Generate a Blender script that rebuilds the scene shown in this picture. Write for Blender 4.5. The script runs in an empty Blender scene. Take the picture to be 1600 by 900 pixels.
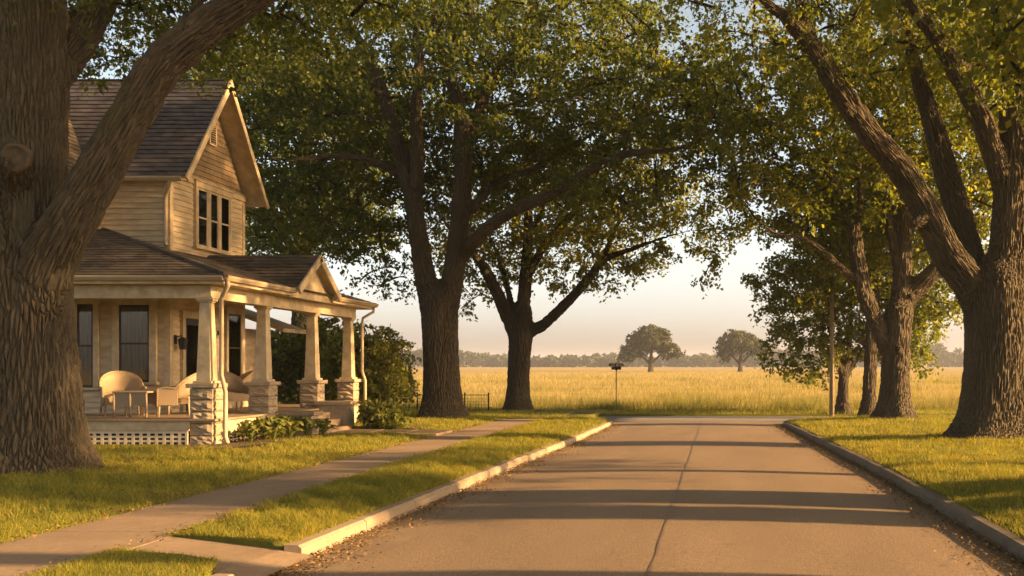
import bpy, bmesh, math, random
import numpy as np
from mathutils import Vector, Matrix
R = math.radians
random.seed(7)
S = bpy.context.scene
COL = S.collection
F, CX, HY, EYE = 1500.0, 1110.0, 575.0, 1.6     # focal length in photo pixels, vanishing point, eye height
def P(px, py, Y):                                # a point seen at (px,py) of the 1600x900 photo, Y metres down the street
    return np.array([(px - CX) * Y / F, Y, EYE + (HY - py) * Y / F])

# ------------------------------------------------------------------ helpers
def link(o, parent=None):
    COL.objects.link(o)
    if parent:
        o.parent = parent
        rt = parent
        while rt.parent: rt = rt.parent
        if parent.parent is None:
            o.matrix_parent_inverse = Matrix.Translation(-parent.location)
    return o
def tag(o, label=None, cat=None, group=None, kind=None):
    if label: o['label'] = label
    if cat: o['category'] = cat
    if group: o['group'] = group
    if kind: o['kind'] = kind
    return o
def empty(name, loc, label, cat, group=None):
    o = bpy.data.objects.new(name, None); COL.objects.link(o)
    o.location = loc; o.empty_display_size = .2
    return tag(o, label, cat, group)
def npmesh(name, V, Fc, mat, parent=None, smooth=False):
    """V (n,3) array, Fc (m,k) index array"""
    me = bpy.data.meshes.new(name)
    V = np.asarray(V, np.float32); Fc = np.asarray(Fc, np.int32)
    k = Fc.shape[1]
    me.vertices.add(len(V)); me.vertices.foreach_set('co', V.ravel())
    me.loops.add(Fc.size); me.loops.foreach_set('vertex_index', Fc.ravel())
    me.polygons.add(len(Fc))
    me.polygons.foreach_set('loop_start', np.arange(0, Fc.size, k, dtype=np.int32))
    me.polygons.foreach_set('loop_total', np.full(len(Fc), k, np.int32))
    if smooth: me.polygons.foreach_set('use_smooth', np.ones(len(Fc), bool))
    me.update(calc_edges=True)
    me.materials.append(mat)
    return link(bpy.data.objects.new(name, me), parent)
class MB:
    def __init__(s): s.v = []; s.f = []
    def add(s, vs, fs):
        n = len(s.v); s.v += [tuple(map(float, p)) for p in vs]; s.f += [tuple(i + n for i in f) for f in fs]
        return s
    def box(s, x0, x1, y0, y1, z0, z1):
        return s.add([(x0,y0,z0),(x1,y0,z0),(x1,y1,z0),(x0,y1,z0),(x0,y0,z1),(x1,y0,z1),(x1,y1,z1),(x0,y1,z1)],
                     [(0,3,2,1),(4,5,6,7),(0,1,5,4),(1,2,6,5),(2,3,7,6),(3,0,4,7)])
    def frustum(s, cx, cy, z0, z1, a0, b0, a1, b1):
        return s.add([(cx-a0,cy-b0,z0),(cx+a0,cy-b0,z0),(cx+a0,cy+b0,z0),(cx-a0,cy+b0,z0),
                      (cx-a1,cy-b1,z1),(cx+a1,cy-b1,z1),(cx+a1,cy+b1,z1),(cx-a1,cy+b1,z1)],
                     [(0,3,2,1),(4,5,6,7),(0,1,5,4),(1,2,6,5),(2,3,7,6),(3,0,4,7)])
    def prism(s, pts, d):            # polygon pts extruded by vector d
        n = len(pts); d = np.array(d, float)
        q = [np.array(p, float) for p in pts]
        return s.add(q + [p + d for p in q], [tuple(range(n))[::-1], tuple(range(n, 2*n))] +
                     [(i, (i+1) % n, n + (i+1) % n, n + i) for i in range(n)])
    def bar(s, a, b, w, h, up=(0,0,1)):
        a = Vector(a); b = Vector(b); d = (b - a).normalized(); up = Vector(up)
        if abs(d.dot(up)) > .99: up = Vector((1,0,0))
        u = d.cross(up).normalized() * w / 2; v = u.cross(d).normalized() * h / 2
        r = [a-u-v, a+u-v, a+u+v, a-u+v]
        return s.add(r + [p + (b - a) for p in r], [(0,1,2,3),(7,6,5,4),(0,4,5,1),(1,5,6,2),(2,6,7,3),(3,7,4,0)])
    def tube(s, pts, rad, n=8):
        pts = [Vector(p) for p in pts]
        if not hasattr(rad, '__len__'): rad = [rad] * len(pts)
        rings = []; up = None
        for i, p in enumerate(pts):
            d = (pts[min(i+1, len(pts)-1)] - pts[max(i-1, 0)]).normalized()
            if up is None: up = Vector((0,0,1)) if abs(d.z) < .9 else Vector((1,0,0))
            u = d.cross(up).normalized(); w = u.cross(d); up = w
            rings += [p + (u * math.cos(t) + w * math.sin(t)) * rad[i] for t in [2*math.pi*k/n for k in range(n)]]
        fs = []
        for i in range(len(pts) - 1):
            for k in range(n):
                a = i*n + k; b = i*n + (k+1) % n
                fs.append((a, b, b+n, a+n))
        fs.append(tuple(range(n))[::-1]); fs.append(tuple(range((len(pts)-1)*n, len(pts)*n)))
        return s.add(rings, fs)
    def courses(s, O, U, V, N, fn, vt, e, lip):   # lapped boards or shingle courses on a plane
        O, U, V, N = [np.array(q, float) for q in (O, U, V, N)]
        i = 0
        while i * e < vt - 1e-4:
            v0, v1 = i * e, min((i + 1) * e, vt)
            a0, b0 = fn(v0); a1, b1 = fn(v1 - 1e-4)
            if b0 > a0 and b1 >= a1 - 1e-3:
                q = [O+U*a0+V*v0+N*lip, O+U*b0+V*v0+N*lip, O+U*b1+V*v1+N*.002, O+U*a1+V*v1+N*.002, O+U*a0+V*v0, O+U*b0+V*v0]
                s.add(q, [(0,1,2,3), (4,5,1,0)])
            i += 1
        return s
    def build(s, name, mat, parent=None, smooth=False, bevel=0):
        me = bpy.data.meshes.new(name); me.from_pydata(s.v, [], s.f)
        bm = bmesh.new(); bm.from_mesh(me)
        bmesh.ops.recalc_face_normals(bm, faces=bm.faces)
        bm.to_mesh(me); bm.free()
        me.materials.append(mat)
        if smooth:
            for p in me.polygons: p.use_smooth = True
        o = link(bpy.data.objects.new(name, me), parent)
        if bevel:
            m = o.modifiers.new('bevel', 'BEVEL'); m.width = bevel; m.segments = 2; m.limit_method = 'ANGLE'
        return o
def copy_tree(o, parent=None):
    c = o.copy(); COL.objects.link(c)
    if parent: c.parent = parent
    for ch in list(o.children): copy_tree(ch, c)
    return c

# ------------------------------------------------------------------ materials
def new_mat(name):
    m = bpy.data.materials.new(name); m.use_nodes = True
    nt = m.node_tree; b = nt.nodes['Principled BSDF']
    return m, nt, b
def N(nt, t, **kw):
    n = nt.nodes.new(t)
    for k, v in kw.items():
        if k in n.inputs: n.inputs[k].default_value = v
        else: setattr(n, k, v)
    return n
def ramp(nt, fac, stops):
    r = nt.nodes.new('ShaderNodeValToRGB'); nt.links.new(fac, r.inputs[0])
    e = r.color_ramp.elements
    while len(e) < len(stops): e.new(.5)
    for i, (p, c) in enumerate(stops): e[i].position = p; e[i].color = (*c, 1)
    return r.outputs[0]
def noise(nt, vec, scale, detail=4, rough=.55):
    n = N(nt, 'ShaderNodeTexNoise', Scale=scale, Detail=detail, Roughness=rough)
    nt.links.new(vec, n.inputs['Vector']); return n.outputs['Fac']
def mapping(nt, vec, sc):
    m = nt.nodes.new('ShaderNodeMapping'); m.inputs['Scale'].default_value = sc
    nt.links.new(vec, m.inputs[0]); return m.outputs[0]
def objco(nt): return nt.nodes.new('ShaderNodeTexCoord').outputs['Object']
def math_(nt, op, a, b=None):
    m = nt.nodes.new('ShaderNodeMath'); m.operation = op
    for i, q in enumerate((a, b)):
        if q is None: continue
        if isinstance(q, (int, float)): m.inputs[i].default_value = q
        else: nt.links.new(q, m.inputs[i])
    return m.outputs[0]
def mixc(nt, fac, a, b, mode='MIX'):
    m = nt.nodes.new('ShaderNodeMix'); m.data_type = 'RGBA'; m.blend_type = mode
    for i, q in ((0, fac), (6, a), (7, b)):
        if isinstance(q, tuple): m.inputs[i].default_value = (*q, 1)
        elif isinstance(q, (int, float)): m.inputs[i].default_value = q
        else: nt.links.new(q, m.inputs[i])
    return m.outputs[2]
def bump(nt, b, h, strength, dist):
    n = N(nt, 'ShaderNodeBump', Strength=strength, Distance=dist)
    nt.links.new(h, n.inputs['Height']); nt.links.new(n.outputs[0], b.inputs['Normal'])
def simple(name, c1, c2, scale=6, rough=.7, bstr=.3, bdist=.01, bscale=40, stretch=(1,1,1), spec=.3):
    m, nt, b = new_mat(name); co = mapping(nt, objco(nt), stretch)
    n1 = noise(nt, co, scale, 6, .6)
    nt.links.new(ramp(nt, n1, [(.3, c1), (.7, c2)]), b.inputs['Base Color'])
    b.inputs['Roughness'].default_value = rough; b.inputs['Specular IOR Level'].default_value = spec
    if bstr: bump(nt, b, noise(nt, co, bscale, 5), bstr, bdist)
    return m

M = {}
M['siding'] = simple('cream_siding', (.34,.26,.155), (.55,.445,.295), 2.2, .6, .25, .004, 30, (1,1,5))
M['shingle_wall'] = simple('attic_shingles', (.15,.108,.06), (.23,.168,.095), 9, .8, .4, .01, 30)
M['trim'] = simple('cream_trim', (.32,.25,.15), (.51,.415,.27), 5, .55, .15, .003, 25)
M['plaster'] = simple('porch_ceiling', (.46,.36,.22), (.54,.44,.29), 2, .7, .1, .003, 25)
M['deck'] = simple('deck_boards', (.16,.115,.07), (.27,.20,.13), 4, .55, .3, .004, 20, (6,.6,1))
M['dark_frame'] = simple('window_sash', (.018,.015,.012), (.03,.026,.02), 8, .4, .1, .002)
M['curtain'] = simple('curtain_cloth', (.20,.14,.075), (.38,.28,.17), 8, .9, .1, .01, 30, (3,3,.2))
M['shade_fill'] = simple('painted_shade', (.012,.010,.008), (.02,.016,.012), 2, .9, 0)  # near-black colour standing in for shade in unlit spaces
M['gutter'] = simple('gutter_metal', (.32,.25,.16), (.39,.31,.205), 3, .5, .05, .002)
M['iron'] = simple('black_iron', (.012,.012,.011), (.03,.028,.024), 10, .5, .1, .002)
M['lattice'] = simple('lattice_paint', (.48,.40,.28), (.56,.48,.35), 3, .6, .1, .003)
def wicker():
    m, nt, b = new_mat('woven_wicker'); co = objco(nt)
    ck = N(nt, 'ShaderNodeTexChecker', Scale=32.0, Color1=(.40,.30,.18,1), Color2=(.17,.115,.062,1)); nt.links.new(mapping(nt, co, (1,1,1.5)), ck.inputs['Vector'])
    c = mixc(nt, noise(nt, co, 5, 5), ck.outputs[0], (.34,.25,.145))
    nt.links.new(c, b.inputs['Base Color']); b.inputs['Roughness'].default_value = .65
    bump(nt, b, ck.outputs['Fac'], .8, .012); return m
M['wicker'] = wicker()
M['soil'] = simple('soil', (.055,.037,.02), (.11,.075,.04), 5, .95, .8, .03, 20)
M['pole_wood'] = simple('pole_wood', (.20,.15,.095), (.32,.25,.16), 6, .8, .5, .01, 30, (8,8,.4))
M['sign_dark'] = simple('weathered_sign', (.02,.022,.018), (.05,.05,.04), 9, .6, .2, .004)
M['cut_wood'] = simple('cut_wood', (.06,.043,.026), (.105,.075,.045), 12, .85, .4, .01, 30)

# asphalt shingles
def shingle(name, c1, c2):
    m, nt, b = new_mat(name); co = objco(nt)
    sep = nt.nodes.new('ShaderNodeSeparateXYZ'); nt.links.new(co, sep.inputs[0])
    comb = nt.nodes.new('ShaderNodeCombineXYZ')
    nt.links.new(math_(nt, 'ADD', sep.outputs[0], sep.outputs[1]), comb.inputs[0]); nt.links.new(sep.outputs[2], comb.inputs[1])
    vo = N(nt, 'ShaderNodeTexVoronoi', Scale=5.0); nt.links.new(mapping(nt, comb.outputs[0], (1, 2.6, 1)), vo.inputs['Vector'])
    tone = nt.nodes.new('ShaderNodeSeparateColor'); nt.links.new(vo.outputs['Color'], tone.inputs[0])
    n1 = noise(nt, co, 1.3, 4)
    f = math_(nt, 'ADD', math_(nt, 'MULTIPLY', tone.outputs[0], .6), math_(nt, 'MULTIPLY', n1, .5))
    nt.links.new(ramp(nt, f, [(.25, c1), (.85, c2)]), b.inputs['Base Color'])
    b.inputs['Roughness'].default_value = .85; b.inputs['Specular IOR Level'].default_value = .25
    bump(nt, b, noise(nt, co, 90, 4), .6, .006)
    return m
M['roof'] = shingle('roof_shingles', (.037,.035,.041), (.080,.076,.085))
M['porch_roof'] = shingle('porch_roof_shingles', (.044,.036,.029), (.095,.077,.060))

# rock-faced stone
def stone():
    m, nt, b = new_mat('rock_faced_stone'); co = objco(nt)
    n1 = noise(nt, co, 7, 8, .65); n2 = noise(nt, co, 1.5, 3)
    c = ramp(nt, n1, [(.3, (.20,.155,.10)), (.7, (.42,.34,.23))])
    nt.links.new(mixc(nt, n2, c, (.30,.24,.16)), b.inputs['Base Color'])
    b.inputs['Roughness'].default_value = .9
    bump(nt, b, noise(nt, co, 18, 8, .7), .9, .03); return m
M['stone'] = stone()
M['mortar'] = simple('mortar', (.10,.078,.052), (.16,.125,.085), 9, .95, .4, .01)

def concrete(name, c1, c2):
    m, nt, b = new_mat(name); co = objco(nt)
    n1 = noise(nt, co, .9, 6, .65); n2 = noise(nt, co, 14, 6, .7); n3 = noise(nt, co, 160, 2)
    f = math_(nt, 'ADD', math_(nt, 'MULTIPLY', n1, .6), math_(nt, 'MULTIPLY', n2, .4))
    c = ramp(nt, f, [(.34, c1), (.66, c2)])
    nt.links.new(mixc(nt, math_(nt, 'MULTIPLY', n3, .35), c, (.10,.075,.05)), b.inputs['Base Color'])
    b.inputs['Roughness'].default_value = .88; b.inputs['Specular IOR Level'].default_value = .2
    bump(nt, b, math_(nt, 'ADD', n2, math_(nt, 'MULTIPLY', n3, .3)), .5, .012); return m
M['walk'] = concrete('concrete_walk', (.21,.15,.098), (.32,.24,.16))
M['kerb'] = concrete('concrete_kerb', (.22,.17,.115), (.36,.285,.195))
M['kerb_old'] = concrete('weathered_kerb', (.10,.08,.06), (.22,.175,.125))
M['gutterpan'] = concrete('gutter_pan', (.17,.125,.08), (.27,.20,.135))
M['crossroad'] = concrete('pale_asphalt', (.16,.15,.14), (.25,.235,.22))

def asphalt():
    m, nt, b = new_mat('old_asphalt'); co = objco(nt)
    n1 = noise(nt, mapping(nt, co, (1,.25,1)), .8, 5, .6); n2 = noise(nt, co, 26, 4, .75); n3 = noise(nt, co, 75, 3, .7); n4 = noise(nt, co, .35, 4)
    c = ramp(nt, n1, [(.3, (.15,.108,.068)), (.7, (.215,.157,.10))])
    c = mixc(nt, math_(nt, 'MULTIPLY', n4, .5), c, (.17,.125,.085))
    sp = ramp(nt, n3, [(.36, (.55,.54,.52)), (.5, (1,1,1)), (.66, (1.5,1.45,1.35))])
    c = mixc(nt, 1.0, c, sp, 'MULTIPLY')
    # hairline cracks
    wv = nt.nodes.new('ShaderNodeVectorMath'); wv.operation = 'ADD'
    nz = N(nt, 'ShaderNodeTexNoise', Scale=1.5, Detail=5); nt.links.new(co, nz.inputs['Vector'])
    nt.links.new(co, wv.inputs[0]); nt.links.new(nz.outputs['Color'], wv.inputs[1])
    vo = N(nt, 'ShaderNodeTexVoronoi', Scale=.33, feature='DISTANCE_TO_EDGE'); nt.links.new(wv.outputs[0], vo.inputs['Vector'])
    cr = ramp(nt, vo.outputs['Distance'], [(0.0, (.6,.58,.55)), (.004, (1,1,1))])
    c = mixc(nt, math_(nt, 'MULTIPLY', n4, .9), c, mixc(nt, 1.0, c, cr, 'MULTIPLY'))
    ed = N(nt, 'ShaderNodeAttribute', attribute_name='edge').outputs['Fac']
    nb = noise(nt, co, 1.6, 6, .7)
    du = ramp(nt, math_(nt, 'SUBTRACT', math_(nt, 'ADD', ed, .5), math_(nt, 'MULTIPLY', nb, 1.0)), [(.05, (1,1,1)), (.42, (0,0,0))])
    c = mixc(nt, math_(nt, 'MULTIPLY', du, .75), c, mixc(nt, n2, (.15,.105,.062), (.25,.185,.115)))
    st = ramp(nt, noise(nt, mapping(nt, co, (1,.5,1)), .55, 6, .65), [(.60, (1,1,1)), (.72, (.70,.68,.66))])     # old oil and patch stains
    c = mixc(nt, 1.0, c, st, 'MULTIPLY')
    nt.links.new(c, b.inputs['Base Color'])
    b.inputs['Roughness'].default_value = .82; b.inputs['Specular IOR Level'].default_value = .3
    bump(nt, b, math_(nt, 'ADD', n3, n2), .6, .008); return m
M['asphalt'] = asphalt()
M['tar'] = simple('tar_seam', (.085,.064,.042), (.14,.10,.066), 8, .6, .3, .005)

def lawn_mat():
    m, nt, b = new_mat('lawn_turf'); co = objco(nt)
    n1 = noise(nt, co, .7, 5, .6); n2 = noise(nt, co, 18, 5, .7)
    f = math_(nt, 'ADD', math_(nt, 'MULTIPLY', n1, .6), math_(nt, 'MULTIPLY', n2, .4))
    nt.links.new(ramp(nt, f, [(.3, (.055,.065,.012)), (.55, (.12,.115,.018)), (.75, (.20,.155,.04))]), b.inputs['Base Color'])
    b.inputs['Roughness'].default_value = .95; b.inputs['Specular IOR Level'].default_value = .1
    bump(nt, b, n2, .8, .03); return m
M['lawn'] = lawn_mat()
def field_mat():
    m, nt, b = new_mat('dry_field'); co = objco(nt)
    n1 = noise(nt, mapping(nt, co, (.35,1,1)), .12, 6, .65); n2 = noise(nt, mapping(nt, co, (.4,1,1)), .6, 6, .75)
    f = math_(nt, 'ADD', math_(nt, 'MULTIPLY', n1, .55), math_(nt, 'MULTIPLY', n2, .45))
    nt.links.new(ramp(nt, f, [(.3, (.15,.13,.045)), (.45, (.27,.205,.075)), (.7, (.38,.29,.13))]), b.inputs['Base Color'])
    b.inputs['Roughness'].default_value = .95; b.inputs['Specular IOR Level'].default_value = .1
    bump(nt, b, n2, 1, .4); return m
M['field'] = field_mat()

def leafy(name, stops, trans=.4, tcol=1.6, rough=.55, nscale=.35):
    """thin leaf: reflecting and translucent, tone varies leaf by leaf and bough by bough"""
    m, nt, b = new_mat(name); co = objco(nt)
    rnd = nt.nodes.new('ShaderNodeNewGeometry').outputs['Random Per Island']
    f = math_(nt, 'ADD', math_(nt, 'MULTIPLY', rnd, .55), math_(nt, 'MULTIPLY', noise(nt, co, nscale, 3), .45))
    c = ramp(nt, f, stops)
    nt.links.new(c, b.inputs['Base Color'])
    b.inputs['Roughness'].default_value = rough; b.inputs['Specular IOR Level'].default_value = .3
    tr = nt.nodes.new('ShaderNodeBsdfTranslucent')
    nt.links.new(mixc(nt, 1.0, c, (tcol, tcol * .92, tcol * .35), 'MULTIPLY'), tr.inputs[0])
    mx = nt.nodes.new('ShaderNodeMixShader'); mx.inputs[0].default_value = trans
    nt.links.new(b.outputs[0], mx.inputs[1]); nt.links.new(tr.outputs[0], mx.inputs[2])
    nt.links.new(mx.outputs[0], nt.nodes['Material Output'].inputs[0])
    return m
M['leaf'] = leafy('maple_leaves', [(.2, (.062,.084,.016)), (.55, (.112,.128,.02)), (.85, (.20,.175,.028))], .5, 2.0)
M['leaf_deep'] = leafy('deep_green_leaves', [(.2, (.042,.066,.018)), (.6, (.078,.104,.022)), (.85, (.14,.138,.028))], .5, 2.0)
M['leaf_gold'] = leafy('yellowing_leaves', [(.2, (.070,.100,.018)), (.55, (.122,.148,.024)), (.85, (.215,.195,.034))], .52, 2.0)
M['leaf_far'] = leafy('far_oak_leaves', [(.2, (.040,.055,.022)), (.6, (.065,.075,.028)), (.9, (.12,.085,.04))], .3, 1.4)
M['leaf_wood'] = leafy('far_wood_leaves', [(.2, (.035,.048,.022)), (.8, (.07,.078,.036))], .25, 1.2)
M['shrub'] = leafy('shrub_leaves', [(.2, (.085,.105,.02)), (.6, (.16,.175,.032)), (.9, (.28,.245,.042))], .45, 1.8)
M['hosta'] = leafy('hosta_leaves', [(.2, (.10,.13,.03)), (.6, (.22,.235,.055)), (.9, (.42,.38,.14))], .35, 1.5, .45, 3)
M['blade'] = leafy('grass_blades', [(.2, (.085,.112,.015)), (.55, (.21,.205,.024)), (.85, (.37,.28,.05))], .4, 1.7, .6, .8)
M['dryblade'] = leafy('dry_field_grass', [(.22, (.17,.16,.04)), (.42, (.27,.222,.075)), (.62, (.355,.285,.12)), (.9, (.44,.35,.17))], .4, 1.2, .7, .16)
M['weed'] = leafy('roadside_weeds', [(.2, (.08,.10,.022)), (.6, (.17,.165,.04)), (.9, (.30,.24,.07))], .4, 1.5, .7, .5)
M['litter'] = leafy('fallen_leaves', [(.15, (.07,.042,.018)), (.5, (.17,.10,.035)), (.9, (.33,.20,.075))], .15, 1.2, .8, 2)

def bark(name, dark, light, dist):
    m, nt, b = new_mat(name)
    at = N(nt, 'ShaderNodeAttribute', attribute_name='bark'); co = at.outputs['Vector']
    nz = N(nt, 'ShaderNodeTexNoise', Scale=2.6, Detail=5); nt.links.new(co, nz.inputs['Vector'])
    sc = nt.nodes.new('ShaderNodeVectorMath'); sc.operation = 'SCALE'; sc.inputs['Scale'].default_value = .035
    nt.links.new(nz.outputs['Color'], sc.inputs[0])
    ad = nt.nodes.new('ShaderNodeVectorMath'); ad.operation = 'ADD'
    nt.links.new(co, ad.inputs[0]); nt.links.new(sc.outputs[0], ad.inputs[1])
    vo = N(nt, 'ShaderNodeTexVoronoi', Scale=19.0, feature='DISTANCE_TO_EDGE')
    nt.links.new(mapping(nt, ad.outputs[0], (1,1,.11)), vo.inputs['Vector'])
    ridge = ramp(nt, vo.outputs['Distance'], [(0, (0,0,0)), (.22, (.75,.75,.75)), (.5, (1,1,1))])
    fine = noise(nt, mapping(nt, co, (1,1,.3)), 38, 6, .7); big = noise(nt, co, 1.1, 4)
    h = math_(nt, 'ADD', ridge, math_(nt, 'MULTIPLY', fine, .35))
    f = math_(nt, 'ADD', math_(nt, 'MULTIPLY', fine, .6), math_(nt, 'MULTIPLY', big, .4))
    c = ramp(nt, f, [(.3, dark), (.7, light)])
    moss = ramp(nt, noise(nt, co, .8, 5), [(.58, (0,0,0)), (.72, (1,1,1))])
    c = mixc(nt, math_(nt, 'MULTIPLY', moss, .35), c, (.075,.075,.03))
    nt.links.new(c, b.inputs['Base Color']); b.inputs['Roughness'].default_value = .95
    b.inputs['Specular IOR Level'].default_value = .15
    dn = N(nt, 'ShaderNodeDisplacement', Midlevel=1.0, Scale=dist); nt.links.new(h, dn.inputs['Height'])
    nt.links.new(dn.outputs[0], nt.nodes['Material Output'].inputs['Displacement'])
    m.displacement_method = 'BOTH'; return m
M['bark'] = bark('furrowed_bark', (.042,.034,.022), (.125,.101,.066), .06)
M['bark_far'] = bark('brown_bark', (.036,.029,.019), (.094,.075,.049), .05)

def glass():
    m, nt, b = new_mat('window_glass')
    tr = nt.nodes.new('ShaderNodeBsdfTransparent'); tr.inputs[0].default_value = (.8,.8,.77,1)
    gl = N(nt, 'ShaderNodeBsdfGlossy', Roughness=.04)
    fr = N(nt, 'ShaderNodeFresnel', IOR=1.55)
    mx = nt.nodes.new('ShaderNodeMixShader')
    nt.links.new(fr.outputs[0], mx.inputs[0]); nt.links.new(tr.outputs[0], mx.inputs[1]); nt.links.new(gl.outputs[0], mx.inputs[2])
    nt.links.new(mx.outputs[0], nt.nodes['Material Output'].inputs[0]); return m
M['glass'] = glass()

# ------------------------------------------------------------------ foliage and wood
rng = np.random.default_rng(11)
def unit(v): return v / np.maximum(np.linalg.norm(v, axis=-1, keepdims=True), 1e-9)
def leaf_mesh(name, C, D, Nn, L, W, mat, parent, rich=False):
    """one leaf per row: centre C, tip direction D, normal Nn, length L, width W"""
    n = len(C); Sd = unit(np.cross(D, Nn)); Nn = np.cross(Sd, D)
    L = L[:, None]; W = W[:, None]; fold = Nn * W * .22
    if rich:      # five-pointed
        t = [(-.5,0,0),(-.1,.28,.5),(.0,.5,1),(.12,.25,.5),(.5,0,0),(.12,-.25,.5),(0,-.5,1),(-.1,-.28,.5)]
        V = np.stack([C + D*L*a + Sd*W*b + fold*c for a, b, c in t], 1).reshape(-1, 3)
        q = np.array([[0,1,3,4],[0,4,5,7],[1,2,3,3],[5,6,7,7]])[:2]
        base = (np.arange(n) * 8)[:, None, None]
        A = (base + q[None]).reshape(-1, 4)
        B = (base + np.array([[1,2,2,3],[5,6,6,7]])[None][:, :, [0,1,3]]).reshape(-1, 3)
        me = bpy.data.meshes.new(name)
        me.vertices.add(len(V)); me.vertices.foreach_set('co', V.astype(np.float32).ravel())
        loops = np.concatenate([A.ravel(), B.ravel()]).astype(np.int32)
        me.loops.add(len(loops)); me.loops.foreach_set('vertex_index', loops)
        me.polygons.add(len(A) + len(B))
        st = np.concatenate([np.arange(len(A))*4, len(A)*4 + np.arange(len(B))*3]).astype(np.int32)
        me.polygons.foreach_set('loop_start', st)
        me.polygons.foreach_set('loop_total', np.concatenate([np.full(len(A),4), np.full(len(B),3)]).astype(np.int32))
        me.update(calc_edges=True); me.materials.append(mat)
        return link(bpy.data.objects.new(name, me), parent)
    V = np.stack([C - D*L*.5, C + Sd*W*.5 + fold - D*L*.06, C + D*L*.5, C - Sd*W*.5 + fold - D*L*.06], 1).reshape(-1, 3)
    b = np.arange(n) * 4
    Fc = np.concatenate([np.stack([b, b+1, b+2], 1), np.stack([b, b+2, b+3], 1)])
    return npmesh(name, V, Fc, mat, parent)
def cluster_leaves(cent, k, rad, size, droop=.35):
    """k leaves per cluster centre, on a few drooping sprays"""
    n = len(cent); m = 5
    sd = unit(rng.normal(size=(n, m, 3)) * [1,1,.45] + [0,0,-.15])                       # spray directions
    kk = k // m
    t = rng.random((n, m, kk, 1)) ** .7
    rr = np.asarray(rad).reshape(-1,1,1,1) * (np.ones((n,1,1,1)))
    pos = cent[:, None, None] + sd[:, :, None] * t * rr + np.array([0,0,-1.0]) * droop * rr * t**2
    pos = pos + rng.normal(size=pos.shape) * rr * .17
    C = pos.reshape(-1, 3); q = len(C)
    D = unit(np.repeat(sd.reshape(-1, 3), kk, 0) * .6 + rng.normal(size=(q,3)) * .65 + [0,0,-.35])
    Nn = unit(rng.normal(size=(q,3)) * .75 + [0,0,.8])
    L = size * rng.uniform(.5, 1.4, q); W = L * rng.uniform(.55, .8, q)
    return C, D, Nn, L, W
def catmull(pts, step):
    pts = np.array(pts, float); out = []
    p = np.vstack([2*pts[0]-pts[1], pts, 2*pts[-1]-pts[-2]])
    for i in range(1, len(p) - 2):
        n = max(2, int(np.linalg.norm(p[i+1][:3]-p[i][:3]) / step))
        for t in np.arange(n) / n:
            a, b, c, d = p[i-1], p[i], p[i+1], p[i+2]
            out.append(.5*((2*b)+(-a+c)*t+(2*a-5*b+4*c-d)*t*t+(-a+3*b-3*c+d)*t**3))
    out.append(p[-2]); return np.array(out)
def frames(pts):
    T = unit(np.gradient(pts, axis=0)); U = np.zeros_like(T)
    u = np.cross(T[0], [0,1,.01]); u /= np.linalg.norm(u)
    for i in range(len(T)):
        u = u - T[i]*np.dot(u, T[i]); u = u/np.linalg.norm(u); U[i] = u
    return T, U, np.cross(T, U)
def limb_tube(pts, rad, n, flare=0, seed=0):
    T, U, W = frames(pts); th = np.arange(n)*2*np.pi/n
    ph = np.random.default_rng(seed).uniform(0, 6.28, 3)
    r = np.repeat(rad[:, None], n, 1)
    s = np.concatenate([[0], np.cumsum(np.linalg.norm(np.diff(pts, axis=0), axis=1))])[:, None]
    r = r * (1 + .05*np.sin(2*th + ph[0] + s*.8) + .04*np.sin(3*th + ph[1] - s*.6))
    if flare:
        h = np.clip(pts[:, 2:3] + 0.0, 0, None)
        lob = .62 + .38*np.cos(5*th + ph[0]) * (.6 + .4*np.cos(2*th + ph[1]))
        r = r * (1 + flare*np.exp(-h/.30)*lob + .14*flare*np.exp(-h/1.3))
    V = pts[:, None] + U[:, None]*(np.cos(th)*1)[None, :, None]*r[..., None] + W[:, None]*np.sin(th)[None, :, None]*r[..., None]
    m = len(pts); idx = np.arange(m*n).reshape(m, n)
    a = idx[:-1]; b = np.roll(idx, -1, 1)[:-1]; c = np.roll(idx, -1, 1)[1:]; d = idx[1:]
    Fc = np.stack([a, b, c, d], -1).reshape(-1, 4)
    return V.reshape(-1, 3), Fc, [list(idx[0][::-1]), list(idx[-1])]
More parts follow.
